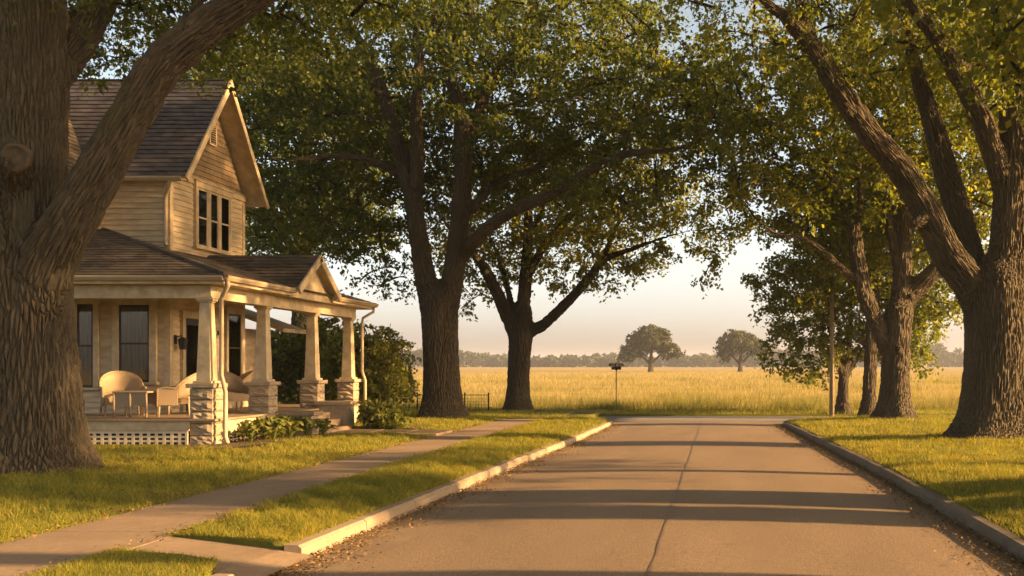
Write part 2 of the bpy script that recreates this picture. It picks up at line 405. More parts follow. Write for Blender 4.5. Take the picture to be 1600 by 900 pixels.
def wood(name, limbs, mat, parent, voxel, flare, seed, extra_cap=True):
    """limbs (pts,rad) fused into one continuous surface, with bark coordinates running along each limb"""
    vs, fs, o = [], [], 0
    for i, (pts, rad) in enumerate(limbs):
        V, Fc, caps = limb_tube(pts, rad, 20, flare if i == 0 else 0, seed + i)
        vs.append(V); fs += (Fc + o).tolist() + [[q + o for q in c] for c in caps]; o += len(V)
    me = bpy.data.meshes.new('tmp'); me.from_pydata(np.concatenate(vs).tolist(), [], fs)
    ob = bpy.data.objects.new('tmp', me); COL.objects.link(ob)
    md = ob.modifiers.new('r', 'REMESH'); md.mode = 'VOXEL'; md.voxel_size = voxel
    sm = ob.modifiers.new('s', 'SMOOTH'); sm.iterations = int(6*(.05/voxel)**1.5)+2; sm.factor = .5
    dg = bpy.context.evaluated_depsgraph_get()
    res = bpy.data.meshes.new_from_object(ob.evaluated_get(dg))
    bpy.data.objects.remove(ob); bpy.data.meshes.remove(me)
    n = len(res.vertices); co = np.empty(n*3, np.float32); res.vertices.foreach_get('co', co); co = co.reshape(-1, 3)
    Q, RD, UU, WW, SS, LB = [], [], [], [], [], []
    for i, (pts, rad) in enumerate(limbs):
        T, U, W = frames(pts); s = np.concatenate([[0], np.cumsum(np.linalg.norm(np.diff(pts, axis=0), axis=1))])
        Q.append(pts); RD.append(rad); UU.append(U); WW.append(W); SS.append(s); LB.append(np.full(len(pts), i))
    Q = np.concatenate(Q); RD = np.concatenate(RD); UU = np.concatenate(UU); WW = np.concatenate(WW); SS = np.concatenate(SS); LB = np.concatenate(LB)
    TT = np.cross(UU, WW); keep = np.ones(len(Q), bool)
    for i in range(1, len(limbs)):
        for j in range(i):
            sel = np.where(LB == i)[0]; k_ = np.where(LB == j)[0]
            dd = np.linalg.norm(Q[sel][:, None] - Q[k_][None], axis=2) / RD[k_][None]
            ins = dd.min(1) < .9
            if ins.any() and (np.where(ins)[0][0] < 3): keep[sel[:np.where(ins)[0][-1]+1]] = False
    Q, RD, UU, WW, SS, LB, TT = [a_[keep] for a_ in (Q, RD, UU, WW, SS, LB, TT)]
    out = np.empty((n, 3), np.float32)
    for k in range(0, n, 4000):
        c = co[k:k+4000]
        d = np.linalg.norm(c[:, None] - Q[None], axis=2) / RD[None]
        j = d.argmin(1); v = c - Q[j]
        out[k:k+4000, 0] = (v*UU[j]).sum(1) + LB[j]*3.1
        out[k:k+4000, 1] = (v*WW[j]).sum(1)
        out[k:k+4000, 2] = SS[j] + (v*TT[j]).sum(1) + LB[j]*7.3
    a = res.attributes.new('bark', 'FLOAT_VECTOR', 'POINT'); a.data.foreach_set('vector', out.ravel())
    res.materials.clear(); res.materials.append(mat)
    res.polygons.foreach_set('use_smooth', np.ones(len(res.polygons), bool))
    res.name = name
    return link(bpy.data.objects.new(name, res), parent)
def sticks(name, paths, mat, parent, n=5):
    vs, fs, bk, o = [], [], [], 0
    for k, (pts, rad) in enumerate(paths):
        V, Fc, caps = limb_tube(pts, rad, n, 0, k)
        vs.append(V); fs.append(Fc + o); o += len(V)
        s = np.concatenate([[0], np.cumsum(np.linalg.norm(np.diff(pts, axis=0), axis=1))])
        th = np.arange(n)*2*np.pi/n
        bk.append(np.stack([(np.cos(th)[None]*rad[:, None]).ravel() + k, (np.sin(th)[None]*rad[:, None]).ravel(), np.repeat(s, n)], 1))
    ob = npmesh(name, np.concatenate(vs), np.concatenate(fs), mat, parent, True)
    a = ob.data.attributes.new('bark', 'FLOAT_VECTOR', 'POINT'); a.data.foreach_set('vector', np.concatenate(bk).astype(np.float32).ravel())
    return ob
def sample_lobes(lobes, n, mind, shell=.45, front=None):
    w = np.array([l[3]*l[4]*l[5] for l in lobes]) ** .8; w = w/w.sum()
    out = np.empty((0, 3)); tries = 0
    pick = rng.choice(len(lobes), n*9, p=w)
    for i in pick:
        l = lobes[i]; d = unit(rng.normal(size=3)); r = rng.random()**shell
        p = np.array(l[:3]) + d*r*np.array(l[3:6])*(1 + .12*math.sin(5*d[0]+3*d[2]))
        if front is not None and p[1] < front and rng.random() > .10: continue      # crown fuller on its field side
        if len(out) == 0 or ((out - p)**2).sum(1).min() > mind*mind:
            out = np.vstack([out, p])
            if len(out) >= n: break
    return out
def twigs_to(limbs, cent, rmax=.075):
    """grow a branch from the nearest wood to every leaf cluster"""
    nodes = np.concatenate([p[len(p)//4:] if len(limbs) > 1 and i == 0 else p for i, (p, r) in enumerate(limbs)])
    rads = np.concatenate([r[len(r)//4:] if len(limbs) > 1 and i == 0 else r for i, (p, r) in enumerate(limbs)])
    nd = [tuple(x) for x in nodes]; d0 = np.array([((nodes - c)**2).sum(1).min() for c in cent])
    P_ = np.empty((len(nodes) + 5*len(cent), 3)); Rr = np.empty(len(P_)); m = len(nodes)
    P_[:m] = nodes; Rr[:m] = rads; paths = []
    for i in np.argsort(d0):
        c = cent[i]; d = np.linalg.norm(P_[:m] - c, axis=1) + .5*np.clip(P_[:m, 2] - c[2], 0, None)
        j = int(d.argmin()); a = P_[j]; L = np.linalg.norm(c - a)
        if L < .08: continue
        mid = a + (c-a)*.5 + rng.normal(size=3)*.09*L + np.array([0,0,.10*L])
        t = np.linspace(0, 1, 5)[:, None]; pts = a*(1-t)**2 + 2*mid*t*(1-t) + c*t*t
        r0 = min(Rr[j]*.75, rmax, .012 + .020*L); rad = np.linspace(r0, .006, 5)
        paths.append((pts, rad))
        P_[m:m+4] = pts[1:]; Rr[m:m+4] = rad[1:]*1.3; m += 4
    return paths
def make_tree(name, label, group, Y0, limbs_px, lobes_px, ncl, kleaf, rad, size, lmat, bmat='bark', voxel=.06, flare=.75, seed=1,
              mind=.6, rich=False, world=None, cat='tree', shell=.45, droop=.35, slim=1.0):
    global rng
    rng = np.random.default_rng(seed)
    limbs = []
    for i, l in enumerate(limbs_px):
        q = [np.append(P(p[0], p[1], Y0 + p[2]), p[3]) for p in l]
        if i == 0: q[0][2] = -.35
        for a_ in q: a_[3] *= slim if i == 0 else slim*.98
        if i == 0 and q[-1][3] > .3:                # taper the bole away inside its fork
            d_ = (q[-1] - q[-2])[:3]; d_ = d_/np.linalg.norm(d_)
            q.append(np.append(q[-1][:3] + d_*q[-1][3]*.9, q[-1][3]*.3))
        c = catmull(q, .16 if voxel < .08 else .25); limbs.append((c[:, :3], np.clip(c[:, 3], .012, None)))
    base = limbs[0][0][0].copy(); base[2] = 0
    root = empty(name, base, label, cat, group)
    wood('trunk', limbs, M[bmat], root, voxel, flare, seed*31)
    lobes = [(*P(l[0], l[1], Y0 + l[2]), *l[3:]) for l in lobes_px]
    cent = sample_lobes(lobes, ncl, mind, shell, Y0 - .1)
    sticks('branches', twigs_to(limbs, cent), M[bmat], root)
    leaf_mesh('crown', *cluster_leaves(cent, kleaf, rad*rng.uniform(.75,1.25,len(cent)), size, droop), M[lmat], root, rich)
    return root, limbs

G_ST = 'shade trees lining the street'
# --- left foreground tree
t1, t1l = make_tree('shade_tree', 'massive furrowed shade tree at left foreground with a sawn-off branch stub', G_ST, 14.5,
  [[(45,760,0,.68),(48,700,0,.66),(50,560,0,.60),(50,440,0,.56),(52,330,0,.50),(54,200,.1,.50),(55,60,.1,.47),(55,-120,.2,.40),(80,-330,.4,.25)],
   [(48,520,-.1,.44),(75,410,-.25,.40),(130,310,-.35,.37),(195,195,-.3,.33),(250,105,-.2,.31),(320,45,0,.29),(400,-10,.3,.26),(520,-90,.9,.20),(640,-160,1.5,.12)],
   [(50,520,-.1,.40),(5,420,-.3,.36),(-40,310,-.5,.33),(-110,180,-.7,.28),(-220,20,-1,.20)],
   [(70,130,.1,.33),(115,70,.5,.30),(150,10,1,.27),(210,-90,2,.18),(280,-180,3,.08)],
   [(25,330,-.1,.24),(26,280,-.42,.22),(25,262,-.66,.215),(25,250,-.80,.20)],
   [(265,88,-.15,.2),(285,40,.1,.1),(330,-20,.5,.06),(350,-80,.8,.03)]],
  [(300,-90,1,3.6,3.5,1.5),(60,-260,0,5.5,5,2.4),(215,30,3.5,1.5,1.6,1.1),(330,20,4,1.8,1.5,1.0),(430,-20,3,1.8,2,1.1),(-150,-60,1,2.2,3,1.8),(620,-150,1,2.6,2.6,1.2),(150,60,4.5,.9,1.2,.8)],
  430, 115, .62, .115, 'leaf_deep', 'bark', .021, .62, 3, rich=True, slim=.95)
def stub():
    c = P(25, 246, 14.5 - .80)
    mb = MB(); n = 24; vs = []
    for r, dz in ((.215, .03), (.21, -.02), (.155, -.035), (.15, -.012), (.04, -.018)):
        for k in range(n):
            t = 2*math.pi*k/n; rr = r*(1 + .05*math.sin(3*t+1) + .03*math.sin(7*t))
            vs.append((c[0]+rr*math.cos(t), c[1]+dz, c[2]+rr*math.sin(t)))
    fs = [(i*n+k, i*n+(k+1)%n, (i+1)*n+(k+1)%n, (i+1)*n+k) for i in range(4) for k in range(n)] + [tuple(range(4*n, 5*n))]
    mb.add(vs, fs).build('branch_stub', M['cut_wood'], t1, True)['label'] = 'round sawn end of a cut branch'
stub()

# --- big forked tree beyond the porch
make_tree('shade_tree', 'tall tree with a trunk forked in two just beyond the porch', G_ST, 30,
  [[(690,668,0,.78),(690,620,0,.68),(688,560,0,.66),(686,500,0,.68),(684,460,0,.62)],
   [(686,520,0,.50),(668,450,-.1,.40),(655,380,-.1,.36),(642,300,0,.34),(620,220,.1,.30),(600,150,.3,.24),(565,70,.5,.18),(520,10,.8,.12),(470,-60,1,.06)],
   [(688,520,0,.50),(706,440,.1,.42),(714,380,.1,.40),(722,300,0,.36),(724,230,-.1,.33),(716,160,-.2,.26),(690,80,-.4,.2),(676,0,-.5,.14),(665,-90,-.6,.06)],
   [(648,330,0,.26),(652,250,-.3,.25),(650,170,-.6,.22),(655,80,-.8,.18),(640,0,-1,.1)],
   [(726,240,-.1,.25),(742,190,.2,.22),(772,120,.5,.19),(820,60,.8,.15),(880,0,1,.09)],
   [(722,400,.1,.30),(752,365,-.4,.27),(800,330,-1,.24),(860,305,-1.6,.21),(930,262,-2.2,.17),(985,240,-2.6,.14),(1060,232,-3,.10),(1120,205,-3.3,.07),(1185,188,-3.6,.03)],
   [(735,330,0,.2),(775,285,.5,.17),(830,265,1,.14),(900,225,1.6,.1),(960,190,2,.05)],
   [(630,275,.1,.2),(590,255,-.2,.16),(530,243,-.6,.13),(460,250,-1,.10),(395,248,-1.4,.05)],
   [(612,200,.2,.15),(570,180,.6,.12),(510,180,1.2,.09),(440,215,1.8,.05)],
   [(975,243,-2.5,.09),(990,170,-2.2,.06),(1020,90,-2,.04),(1040,40,-1.8,.02)],
   [(600,155,.3,.17),(560,110,-.2,.13),(520,60,-.6,.1),(500,-20,-1,.05)],
   [(700,105,-.3,.15),(725,50,-.7,.12),(745,-30,-1,.06)]],
  [(720,40,0,7,6,3.4),(500,170,1,4,4,2.3),(450,290,2,2.2,3,1.5),(560,360,2,1.8,2.5,1.2),(600,300,2.5,2,2,1.4),(920,110,-1,5,5,2.8),(1080,190,-2,3,3,1.9),(820,200,1.5,3.2,3,2.2),
   (960,290,-1.5,2.2,2.2,1.1),(1000,130,0,3.5,3.5,2),(430,390,3,1.2,1.6,.8),(600,430,2,.9,1,.6),(690,180,2.5,2.5,2,2.5)],
  860, 120, .66, .14, 'leaf_deep', 'bark', .036, .5, 5, .74, slim=.86)

# --- next tree towards the cross road
make_tree('shade_tree', 'spreading vase-shaped tree near the end of the left kerb', G_ST, 35.8,
  [[(809,655,0,.66),(809,610,0,.54),(811,560,0,.52),(814,520,0,.54),(816,480,0,.42)],
   [(812,540,0,.36),(795,500,-.1,.33),(775,455,-.3,.29),(750,410,-.6,.22),(715,370,-1,.15),(680,330,-1.4,.06)],
   [(816,500,0,.34),(822,420,.2,.3),(826,340,.3,.24),(822,260,.5,.16),(830,180,.6,.07)],
   [(818,520,0,.34),(848,508,.1,.30),(890,468,-.3,.26),(925,428,-.7,.23),(945,405,-.9,.19),(985,390,-1.2,.13),(1035,372,-1.6,.09),(1080,360,-2,.04)],
   [(820,440,.2,.24),(850,385,-.2,.22),(885,345,-.5,.18),(915,310,-.8,.12),(950,280,-1,.05)],
   [(940,412,-.9,.15),(960,360,-.6,.13),(985,320,-.4,.1),(1010,290,-.2,.05)],
   [(800,480,0,.18),(785,420,.6,.16),(770,380,1,.12),(745,330,1.4,.06)],
   [(824,380,.2,.15),(850,320,1,.12),(870,260,1.6,.06)]],
  [(830,300,0,4.6,4.5,3),(960,360,-.7,2.4,2.6,1.7),(1060,345,-1,2.2,2,1.3),(745,400,0,1.7,2,1.4),(1100,410,-1,.9,1,.8),(930,430,-.2,.9,1,.9),(880,420,.5,1,1,.7),(1000,420,-1,.8,.9,.9),
   (740,470,.4,.6,.7,.5),(980,250,0,3,3,2),(1150,330,-1,1.3,1.3,1.1)],
  470, 115, .6, .14, 'leaf', 'bark_far', .045, .45, 8, .68, slim=.8)

# --- right-hand row
make_tree('shade_tree', 'thick-trunked tree nearest on the right lawn with three great stems', G_ST, 20.9,
  [[(1549,705,0,.90),(1550,660,0,.72),(1553,600,0,.68),(1556,540,0,.68),(1556,480,0,.70),(1556,430,0,.6)],
   [(1550,500,0,.50),(1518,445,-.1,.42),(1480,395,-.2,.38),(1448,330,-.3,.35),(1405,262,-.5,.33),(1360,210,-.7,.30),(1310,140,-.9,.27),(1278,85,-1,.22),(1235,35,-1.2,.17),(1190,0,-1.4,.10),(1120,-50,-1.8,.05)],
   [(1535,470,.2,.42),(1515,400,.4,.34),(1500,340,.6,.32),(1478,270,.8,.29),(1456,190,1,.25),(1432,110,1.2,.19),(1410,20,1.4,.12),(1390,-80,1.6,.06)],
   [(1562,470,0,.55),(1576,390,0,.46),(1580,310,0,.42),(1584,230,0,.38),(1587,120,0,.34),(1588,0,.1,.3),(1590,-140,.2,.2),(1600,-300,.3,.09)],
   [(1578,320,0,.28),(1556,250,-.2,.26),(1530,180,-.3,.25),(1496,115,-.5,.23),(1458,50,-.7,.21),(1410,-10,-.9,.17),(1350,-90,-1.2,.08)],
   [(1500,115,-.5,.16),(1520,75,-.3,.14),(1540,30,0,.12),(1570,-40,.3,.07)],
   [(1582,280,.1,.22),(1640,220,.4,.2),(1700,150,.8,.16),(1780,60,1.2,.07)],
   [(1270,75,-1,.16),(1262,40,-1.1,.13),(1240,-20,-1.3,.08)],
   [(1286,100,-1,.10),(1255,78,-1,.08),(1243,70,-1,.06)],
   [(1438,345,-.45,.2),(1428,350,-.62,.14),(1424,352,-.7,.1)]],
  [(1580,-110,0,5.5,5,2.6),(1310,-40,-1,3,3.2,1.5),(1430,-20,1.5,2.6,2.6,1.6),(1700,120,1,3,3,2),(1230,40,-1.2,1.8,2,.9),(1580,30,-1.5,1.3,1.3,.7),(1420,120,3.5,2.2,1.5,1.2),(1760,250,1,2,2.4,1.4)],
  400, 155, .60, .12, 'leaf_gold', 'bark', .026, .62, 13, .74, rich=True, slim=.96)
make_tree('shade_tree', 'tree with a low knot and a limb arching over the road, second on the right', G_ST, 28.2,
  [[(1398,672,0,.78),(1399,630,0,.52),(1400,580,0,.48),(1402,530,0,.46),(1406,480,0,.44)],
   [(1396,560,0,.34),(1372,510,-.1,.30),(1352,460,-.2,.27),(1340,410,-.2,.26),(1334,360,-.1,.24),(1318,315,0,.2),(1296,270,.2,.16),(1270,215,.4,.08)],
   [(1406,500,0,.36),(1410,430,.1,.31),(1412,360,.2,.28),(1408,310,.3,.24),(1400,240,.4,.18),(1405,150,.5,.08)],
   [(1338,440,-.2,.17),(1315,420,-.5,.14),(1285,392,-.9,.12),(1250,370,-1.3,.10),(1222,368,-1.6,.085),(1185,345,-2,.06),(1155,305,-2.3,.03)],
   [(1412,480,0,.24),(1440,452,.2,.21),(1470,420,.4,.19),(1500,385,.7,.14),(1540,330,1,.08)],
   [(1416,450,.1,.2),(1445,430,-.2,.17),(1480,395,-.5,.13),(1530,360,-.9,.07)],
   [(1334,370,-.1,.16),(1345,320,-.3,.14),(1342,270,-.5,.11),(1345,200,-.7,.05)],
   [(1404,420,.1,.2),(1388,340,.2,.17),(1384,280,.3,.14),(1375,210,.4,.06)],
   [(1405,552,-.36,.12),(1405,545,-.52,.10),(1405,543,-.60,.08)],
   [(1430,463,.1,.12),(1425,462,-.2,.1),(1424,462,-.3,.07)]],
  [(1400,190,0,5,5,3),(1240,210,-1,3,3,2.2),(1200,310,-1,1.5,1.8,1.1),(1500,330,1,2.4,2.5,1.7),(1380,330,1.5,2.6,2,1.6),(1190,120,-.5,2.6,2.6,1.5),(1290,330,.5,1.6,1.6,1.1),(1560,220,1,2.5,2.5,2),(1480,110,1.8,3.4,3,2.4)],
  690, 150, .62, .135, 'leaf_gold', 'bark', .04, .6, 17, .72, slim=.92)
make_tree('shade_tree', 'slimmer straight tree partly hidden behind the knotted one', G_ST, 32.2,
  [[(1357,660,0,.36),(1358,620,0,.26),(1360,570,0,.245),(1364,500,0,.23),(1368,420,.1,.2),(1372,330,.2,.13),(1376,250,.3,.05)],
   [(1360,545,0,.14),(1345,535,-.1,.1),(1342,525,-.15,.07)],
   [(1366,450,0,.12),(1340,390,-.3,.1),(1310,340,-.6,.05)],
   [(1368,430,0,.12),(1410,370,.4,.1),(1450,320,.8,.05)]],
  [(1370,330,0,3.4,3,2.3),(1460,440,.5,1.8,1.8,1.2),(1420,480,1,1.2,1.4,.9),(1310,420,0,1.6,1.6,1.2)],
  330, 100, .62, .13, 'leaf_gold', 'bark_far', .06, .5, 19, .5)
make_tree('shade_tree', 'small low-branched tree with foliage hanging near the utility pole', G_ST, 34.3,
  [[(1317,655,0,.30),(1317,625,0,.21),(1318,600,0,.2),(1319,580,0,.18)],
   [(1318,600,0,.13),(1308,560,-.1,.11),(1296,520,-.3,.08),(1280,470,-.5,.03)],
   [(1319,590,0,.13),(1326,550,.1,.12),(1330,490,.2,.09),(1334,420,.3,.03)],
   [(1320,595,0,.11),(1342,555,.2,.09),(1365,510,.4,.03)],
   [(1312,575,-.1,.09),(1285,545,-.5,.07),(1250,520,-.9,.03)]],
  [(1285,460,0,2.2,2.2,1.9),(1245,530,-.4,1.2,1.3,1.1),(1240,570,-.5,.9,1,.75),(1290,565,-.3,1.1,1,.9),(1340,400,.2,2,2,1.7),(1425,545,1,.9,1,1.0),(1225,430,0,1.1,1.3,1),(1355,520,.8,1.2,1,1.1),(1400,480,1,1.3,1.3,1.1),(1445,500,1,.7,.8,.9)],
  300, 105, .46, .13, 'leaf_gold', 'bark_far', .06, .5, 23, .42)

# --- trees further up the right lawn, beside the camera: their trunks throw the bands of shade over the road
def side_tree(label, X, Y, r, seed, zc, forks=3, ncl=200, low=()):  # low: unseen leaf masses added to the crown for dappled shade
    global rng
    rng = np.random.default_rng(seed)
    L = [np.array([[X,Y,-.35,r*1.1],[X,Y,.8,r],[X,Y+.05,3,r*.9],[X+.1,Y,zc-1,r*.75],[X,Y,zc+2,r*.4]])]
    for k in range(forks):
        a = k*2*math.pi/forks + seed
        dx, dy = math.cos(a), math.sin(a)
        L.append(np.array([[X,Y,3.2+.4*k,r*.55],[X+dx*1,Y+dy*1,zc-1,r*.45],[X+dx*2.2,Y+dy*2.2,zc+1,r*.3],[X+dx*3.2,Y+dy*3.2,zc+2.5,r*.1]]))
    limbs = []
    for q in L:
        c = catmull(q, .25); limbs.append((c[:, :3], np.clip(c[:, 3], .012, None)))
    root = empty('shade_tree', (X, Y, 0), label, 'tree', G_ST)
    wood('trunk', limbs, M['bark'], root, .08, .5, seed)
    cent = sample_lobes([(X,Y,zc+3,4.0,3.6,2.4), *low], ncl, .7)
    sticks('branches', twigs_to(limbs, cent), M['bark'], root)
    leaf_mesh('crown', *cluster_leaves(cent, 70, .7*np.ones(len(cent)), .17), M['leaf_gold'], root)
side_tree('broad tree on the right lawn beside the camera, throwing the widest band of shade', 5.9, 12.1, .74, 41, 7.6, 3, 340, [(8.2,12.0,5.3,2.6,1.9,1.3), (9.5,10.9,4.6,2.0,1.4,.9)])
side_tree('tree standing close in front of the broad one on the right lawn', 7.6, 10.5, .55, 45, 7.8, 3, 120)
side_tree('slender tree on the right lawn whose shadow is a thin line over the road', 7.4, 15.1, .2, 43, 5.2, 2, 190, [(10.6,15.4,4.7,2.2,2.2,.8)])
side_tree('tree on the right lawn nearest the bottom edge of the photo', 6.3, 7.1, .34, 47, 7.5, 3, 120)

# --- tree behind the house
make_tree('backyard_tree', 'tall dense tree standing behind the house', 'trees and bushes behind the house', 41,
  [[(470,640,0,.5),(470,520,0,.4),(472,400,0,.33),(478,250,0,.24),(480,120,0,.1)],
   [(471,430,0,.2),(430,330,-.4,.15),(400,240,-.8,.06)],[(474,400,0,.2),(530,300,.3,.15),(570,220,.6,.06)]],
  [(470,250,0,4.2,4,4.2),(420,350,-.5,2,2.4,1.8),(530,330,0,2.4,2.4,1.8),(330,100,0,3.4,3,2),(420,120,0,3,3,2.6),(560,180,0,2.6,3,2.6)],
  560, 75, .75, .18, 'leaf_deep', 'bark_far', .09, .4, 29, .6)

# --- bushes by the porch
def bush(name, label, group, base, lobes, ncl, k, rad, size, mat, seed, cat='shrub', mind=.25, stems=6):
    global rng
    rng = np.random.default_rng(seed)
    b = np.array(base, float); root = empty(name, base, label, cat, group)
    lb = [(b[0]+l[0], b[1]+l[1], b[2]+l[2], *l[3:]) for l in lobes]
    cent = sample_lobes(lb, ncl, mind); hmax = max(l[2] for l in lobes)
    limbs = []
    for i in range(stems):
        a = i*6.28/stems + rng.random(); rr = rng.uniform(.1,.45)*hmax
        c = catmull([[b[0]+.1*math.cos(a), b[1]+.1*math.sin(a), b[2]-.1, .035],[b[0]+rr*.5*math.cos(a), b[1]+rr*.5*math.sin(a), b[2]+hmax*.5, .025],
                     [b[0]+rr*math.cos(a), b[1]+rr*math.sin(a), b[2]+hmax, .012]], .15)
        limbs.append((c[:, :3], c[:, 3]))
    sticks('stems', [(p, np.clip(r, .008, None)) for p, r in limbs] + twigs_to(limbs, cent, .02), M['bark_far'], root)
    leaf_mesh('foliage', *cluster_leaves(cent, k, rad*np.ones(len(cent)), size), M[mat], root)
    return root
GB = 'shrubs around the porch'
bush('shrub', 'tall rounded bush filling the gap between the porch and the forked tree', GB, (-10.15, 28.9, 0),
     [(0,0,1.7,1.25,1.2,1.1),(-.5,0,1.0,.9,.9,.9),(.35,.1,1.25,.8,.8,.65),(.1,0,2.3,.8,.8,.6),(-.9,.3,1.9,.8,.8,.7)], 190, 70, .36, .12, 'shrub', 61)
bush('shrub', 'dark bush seen through the far end of the porch', GB, (-13.6, 32.2, 0),
     [(0,0,1.6,1.9,1.2,1.5),(1.5,0,1.2,1.3,1,1.2),(-1.2,0,2.0,1.2,1,1.2),(.6,0,2.6,1.2,1,1)], 280, 60, .42, .14, 'shrub', 67)
bush('shrub', 'low dark green shrub to the right of the porch steps', GB, (-8.35, 24.4, 0),
     [(0,0,.38,.45,.45,.35),(.3,-.1,.28,.35,.35,.26),(-.25,0,.45,.3,.3,.3)], 70, 60, .2, .09, 'shrub', 71, mind=.12)
bush('shrub', 'leafy bush close behind the porch, half hidden by its last column', GB, (-11.6, 30.6, 0),
     [(0,0,1.2,1.1,1,1.0),(.4,0,1.8,.7,.7,.6)], 110, 60, .36, .12, 'shrub', 73)

# --- far oaks in the field
def fz(y): return -.08 + .004*max(0, y - 60)
make_tree('oak_tree', 'round crowned oak standing alone in the golden field', 'oaks standing in the field', 220,
  [[(1016,584,0,.75),(1017,574,0,.6),(1017,562,0,.5),(1018,545,0,.3)],[(1017,570,0,.35),(1000,552,0,.25),(988,535,0,.1)],[(1017,568,0,.35),(1036,550,0,.25),(1050,532,0,.1)]],
  [(1017,530,0,5,5,2.9),(990,545,0,3,3,1.9),(1045,545,0,3,3,1.9),(1020,518,0,3.4,3.4,1.4),(978,556,0,1.4,2,1),(1058,552,0,1.4,2,1.2)],
  330, 60, 1.0, .48, 'leaf_far', 'bark_far', .16, .5, 81, .9, world=1)
make_tree('oak_tree', 'field oak with a narrower base, partly behind the right-hand foliage', 'oaks standing in the field', 225,
  [[(1156,586,0,.7),(1157,574,0,.55),(1157,562,0,.45),(1158,545,0,.3)],[(1157,570,0,.33),(1140,552,0,.22),(1128,540,0,.1)],[(1157,570,0,.33),(1175,550,0,.22),(1190,535,0,.1)]],
  [(1157,533,0,4.6,5,2.4),(1135,545,0,2.4,3,1.9),(1183,543,0,3,3,2.0),(1150,524,0,3,3,1.2),(1132,560,0,1.4,1.6,.9)],
  280, 55, 1.0, .48, 'leaf_far', 'bark_far', .16, .5, 83, .9, world=1)
def far_wood():
    global rng
    rng = np.random.default_rng(91)
    cs, rd = [], []
    for i in range(900):
        x = rng.uniform(-420, 330); y = rng.uniform(560, 680)
        h = rng.uniform(7, 11) * (1 + .25*math.sin(x*.021) + .15*math.sin(x*.067))
        if x > 110: h *= 1.45
        k = 12
        q = unit(rng.normal(size=(k,3)))*rng.random((k,1))**.4*[h*.42,h*.4,h*.42] + [x, y, fz(640)-.6 + h*.55]
        cs.append(q); rd += [h*.22]*k
    cent = np.concatenate(cs)
    o = leaf_mesh('far_wood', *cluster_leaves(cent, 25, np.array(rd), 1.7, .2), M['leaf_wood'], None)
    tag(o, 'hazy belt of woodland along the far edge of the field', 'woodland', None, 'stuff')
far_wood()

# ------------------------------------------------------------------ ground
def kl(y): return float(np.interp(y, [-20, 8.7, 12.8, 17, 21.8, 28.9, 29.5, 30.3], [-3.7, -3.66, -3.52, -3.35, -3.10, -2.92, -3.1, -3.9]))
def kr(y): return float(np.interp(y, [-20, 8.5, 15, 19.2, 24, 28.6, 29.3, 30.0], [2.8, 2.78, 2.72, 2.54, 2.33, 2.14, 2.25, 3.2]))
def hum(x, y): return .02*math.sin(x*.9+y*.35) + .016*math.sin(y*.8-x*.4+1) + .01*math.sin(x*2.3+y*1.7)
def lz_left(x, y):
    e = min(1, max(0, min(-6.45 - x, 99) / 1.0))
    return hum(x, y)*e + .05*e
def lz_verge(x, y):
    a = min((kl(y) - .17) - x, x + 5.12); e = min(1, max(0, a/.5)); return .015 + (.035 + hum(x, y)*.6)*e
def lz_right(x, y):
    e = min(1, max(0, (x - kr(y) - .16)/.8)); return .01 + e*(.05 + hum(x, y)) + .018*max(0, x - 3.5)
def sheet(name, xl, xr, y0, y1, nx, ny, zf, mat, skirt=.25, ys=None):
    ys0 = ys or (lambda s: y0)
    V = []
    for j in range(ny + 1):
        for i in range(nx + 1):
            s = i/nx; ya = ys0(s); y = ya + (y1 - ya)*j/ny; x = xl(y) + (xr(y) - xl(y))*s
            V.append((x, y, zf(x, y)))
    Fc = [(j*(nx+1)+i, j*(nx+1)+i+1, (j+1)*(nx+1)+i+1, (j+1)*(nx+1)+i) for j in range(ny) for i in range(nx)]
    if skirt:
        rim = [i for i in range(nx+1)] + [(j)*(nx+1)+nx for j in range(1, ny+1)] + [ny*(nx+1)+i for i in range(nx-1, -1, -1)] + [j*(nx+1) for j in range(ny-1, 0, -1)]
        n = len(V); V += [(V[i][0], V[i][1], V[i][2]-skirt) for i in rim]; m = len(rim)
        Fc += [(rim[(k+1)%m], rim[k], n+k, n+(k+1)%m) for k in range(m)]
    o = npmesh(name, np.array(V), np.array(Fc), mat, None, True)
    o['kind'] = 'structure'; return o
g = MB(); g.add([(-2500,-400,-.24),(2500,-400,-.24),(2500,3000,-.24),(-2500,3000,-.24)], [(0,1,2,3)])
g.build('ground', M['field'])['kind'] = 'structure'
rd_ = sheet('road', kl, kr, -15, 30.4, 40, 120, lambda x, y: -.13 + .055*(1 - min(1, ((x+.4)/3.1)**2)), M['asphalt'], .1)
def edge_attr(o):      # distance to the nearer kerb, for the dust washed up along it
    v = np.array([q.co[:] for q in o.data.vertices])
    e = np.minimum(v[:, 0] - np.array([kl(y) for y in v[:, 1]]), np.array([kr(y) for y in v[:, 1]]) - v[:, 0])
    o.data.attributes.new('edge', 'FLOAT', 'POINT').data.foreach_set('value', e.astype(np.float32))
edge_attr(rd_)
sheet('cross_road', lambda y: -4.6, lambda y: 90, 30.4, 33.6, 40, 4, lambda x, y: -.085, M['crossroad'], .1)
sheet('gutter_strip', lambda y: kl(y)+.002, lambda y: kl(y)+.62, -15, 29.6, 3, 70, lambda x, y: -.126 + .055*(1 - min(1, ((x+.4)/3.1)**2)), M['gutterpan'], 0)
def seam_x(y): return -.50 + .010*(y-8) + .006*math.sin(y*1.1) + .006*math.sin(y*3.7)
sheet('tar_seam', lambda y: seam_x(y)-.010-.007*math.sin(y*5), lambda y: seam_x(y)+.012+.007*math.sin(y*7.3), -10, 30.3, 1, 260, lambda x, y: -.126 + .055*(1 - min(1, ((x+.4)/3.1)**2)), M['tar'], 0)
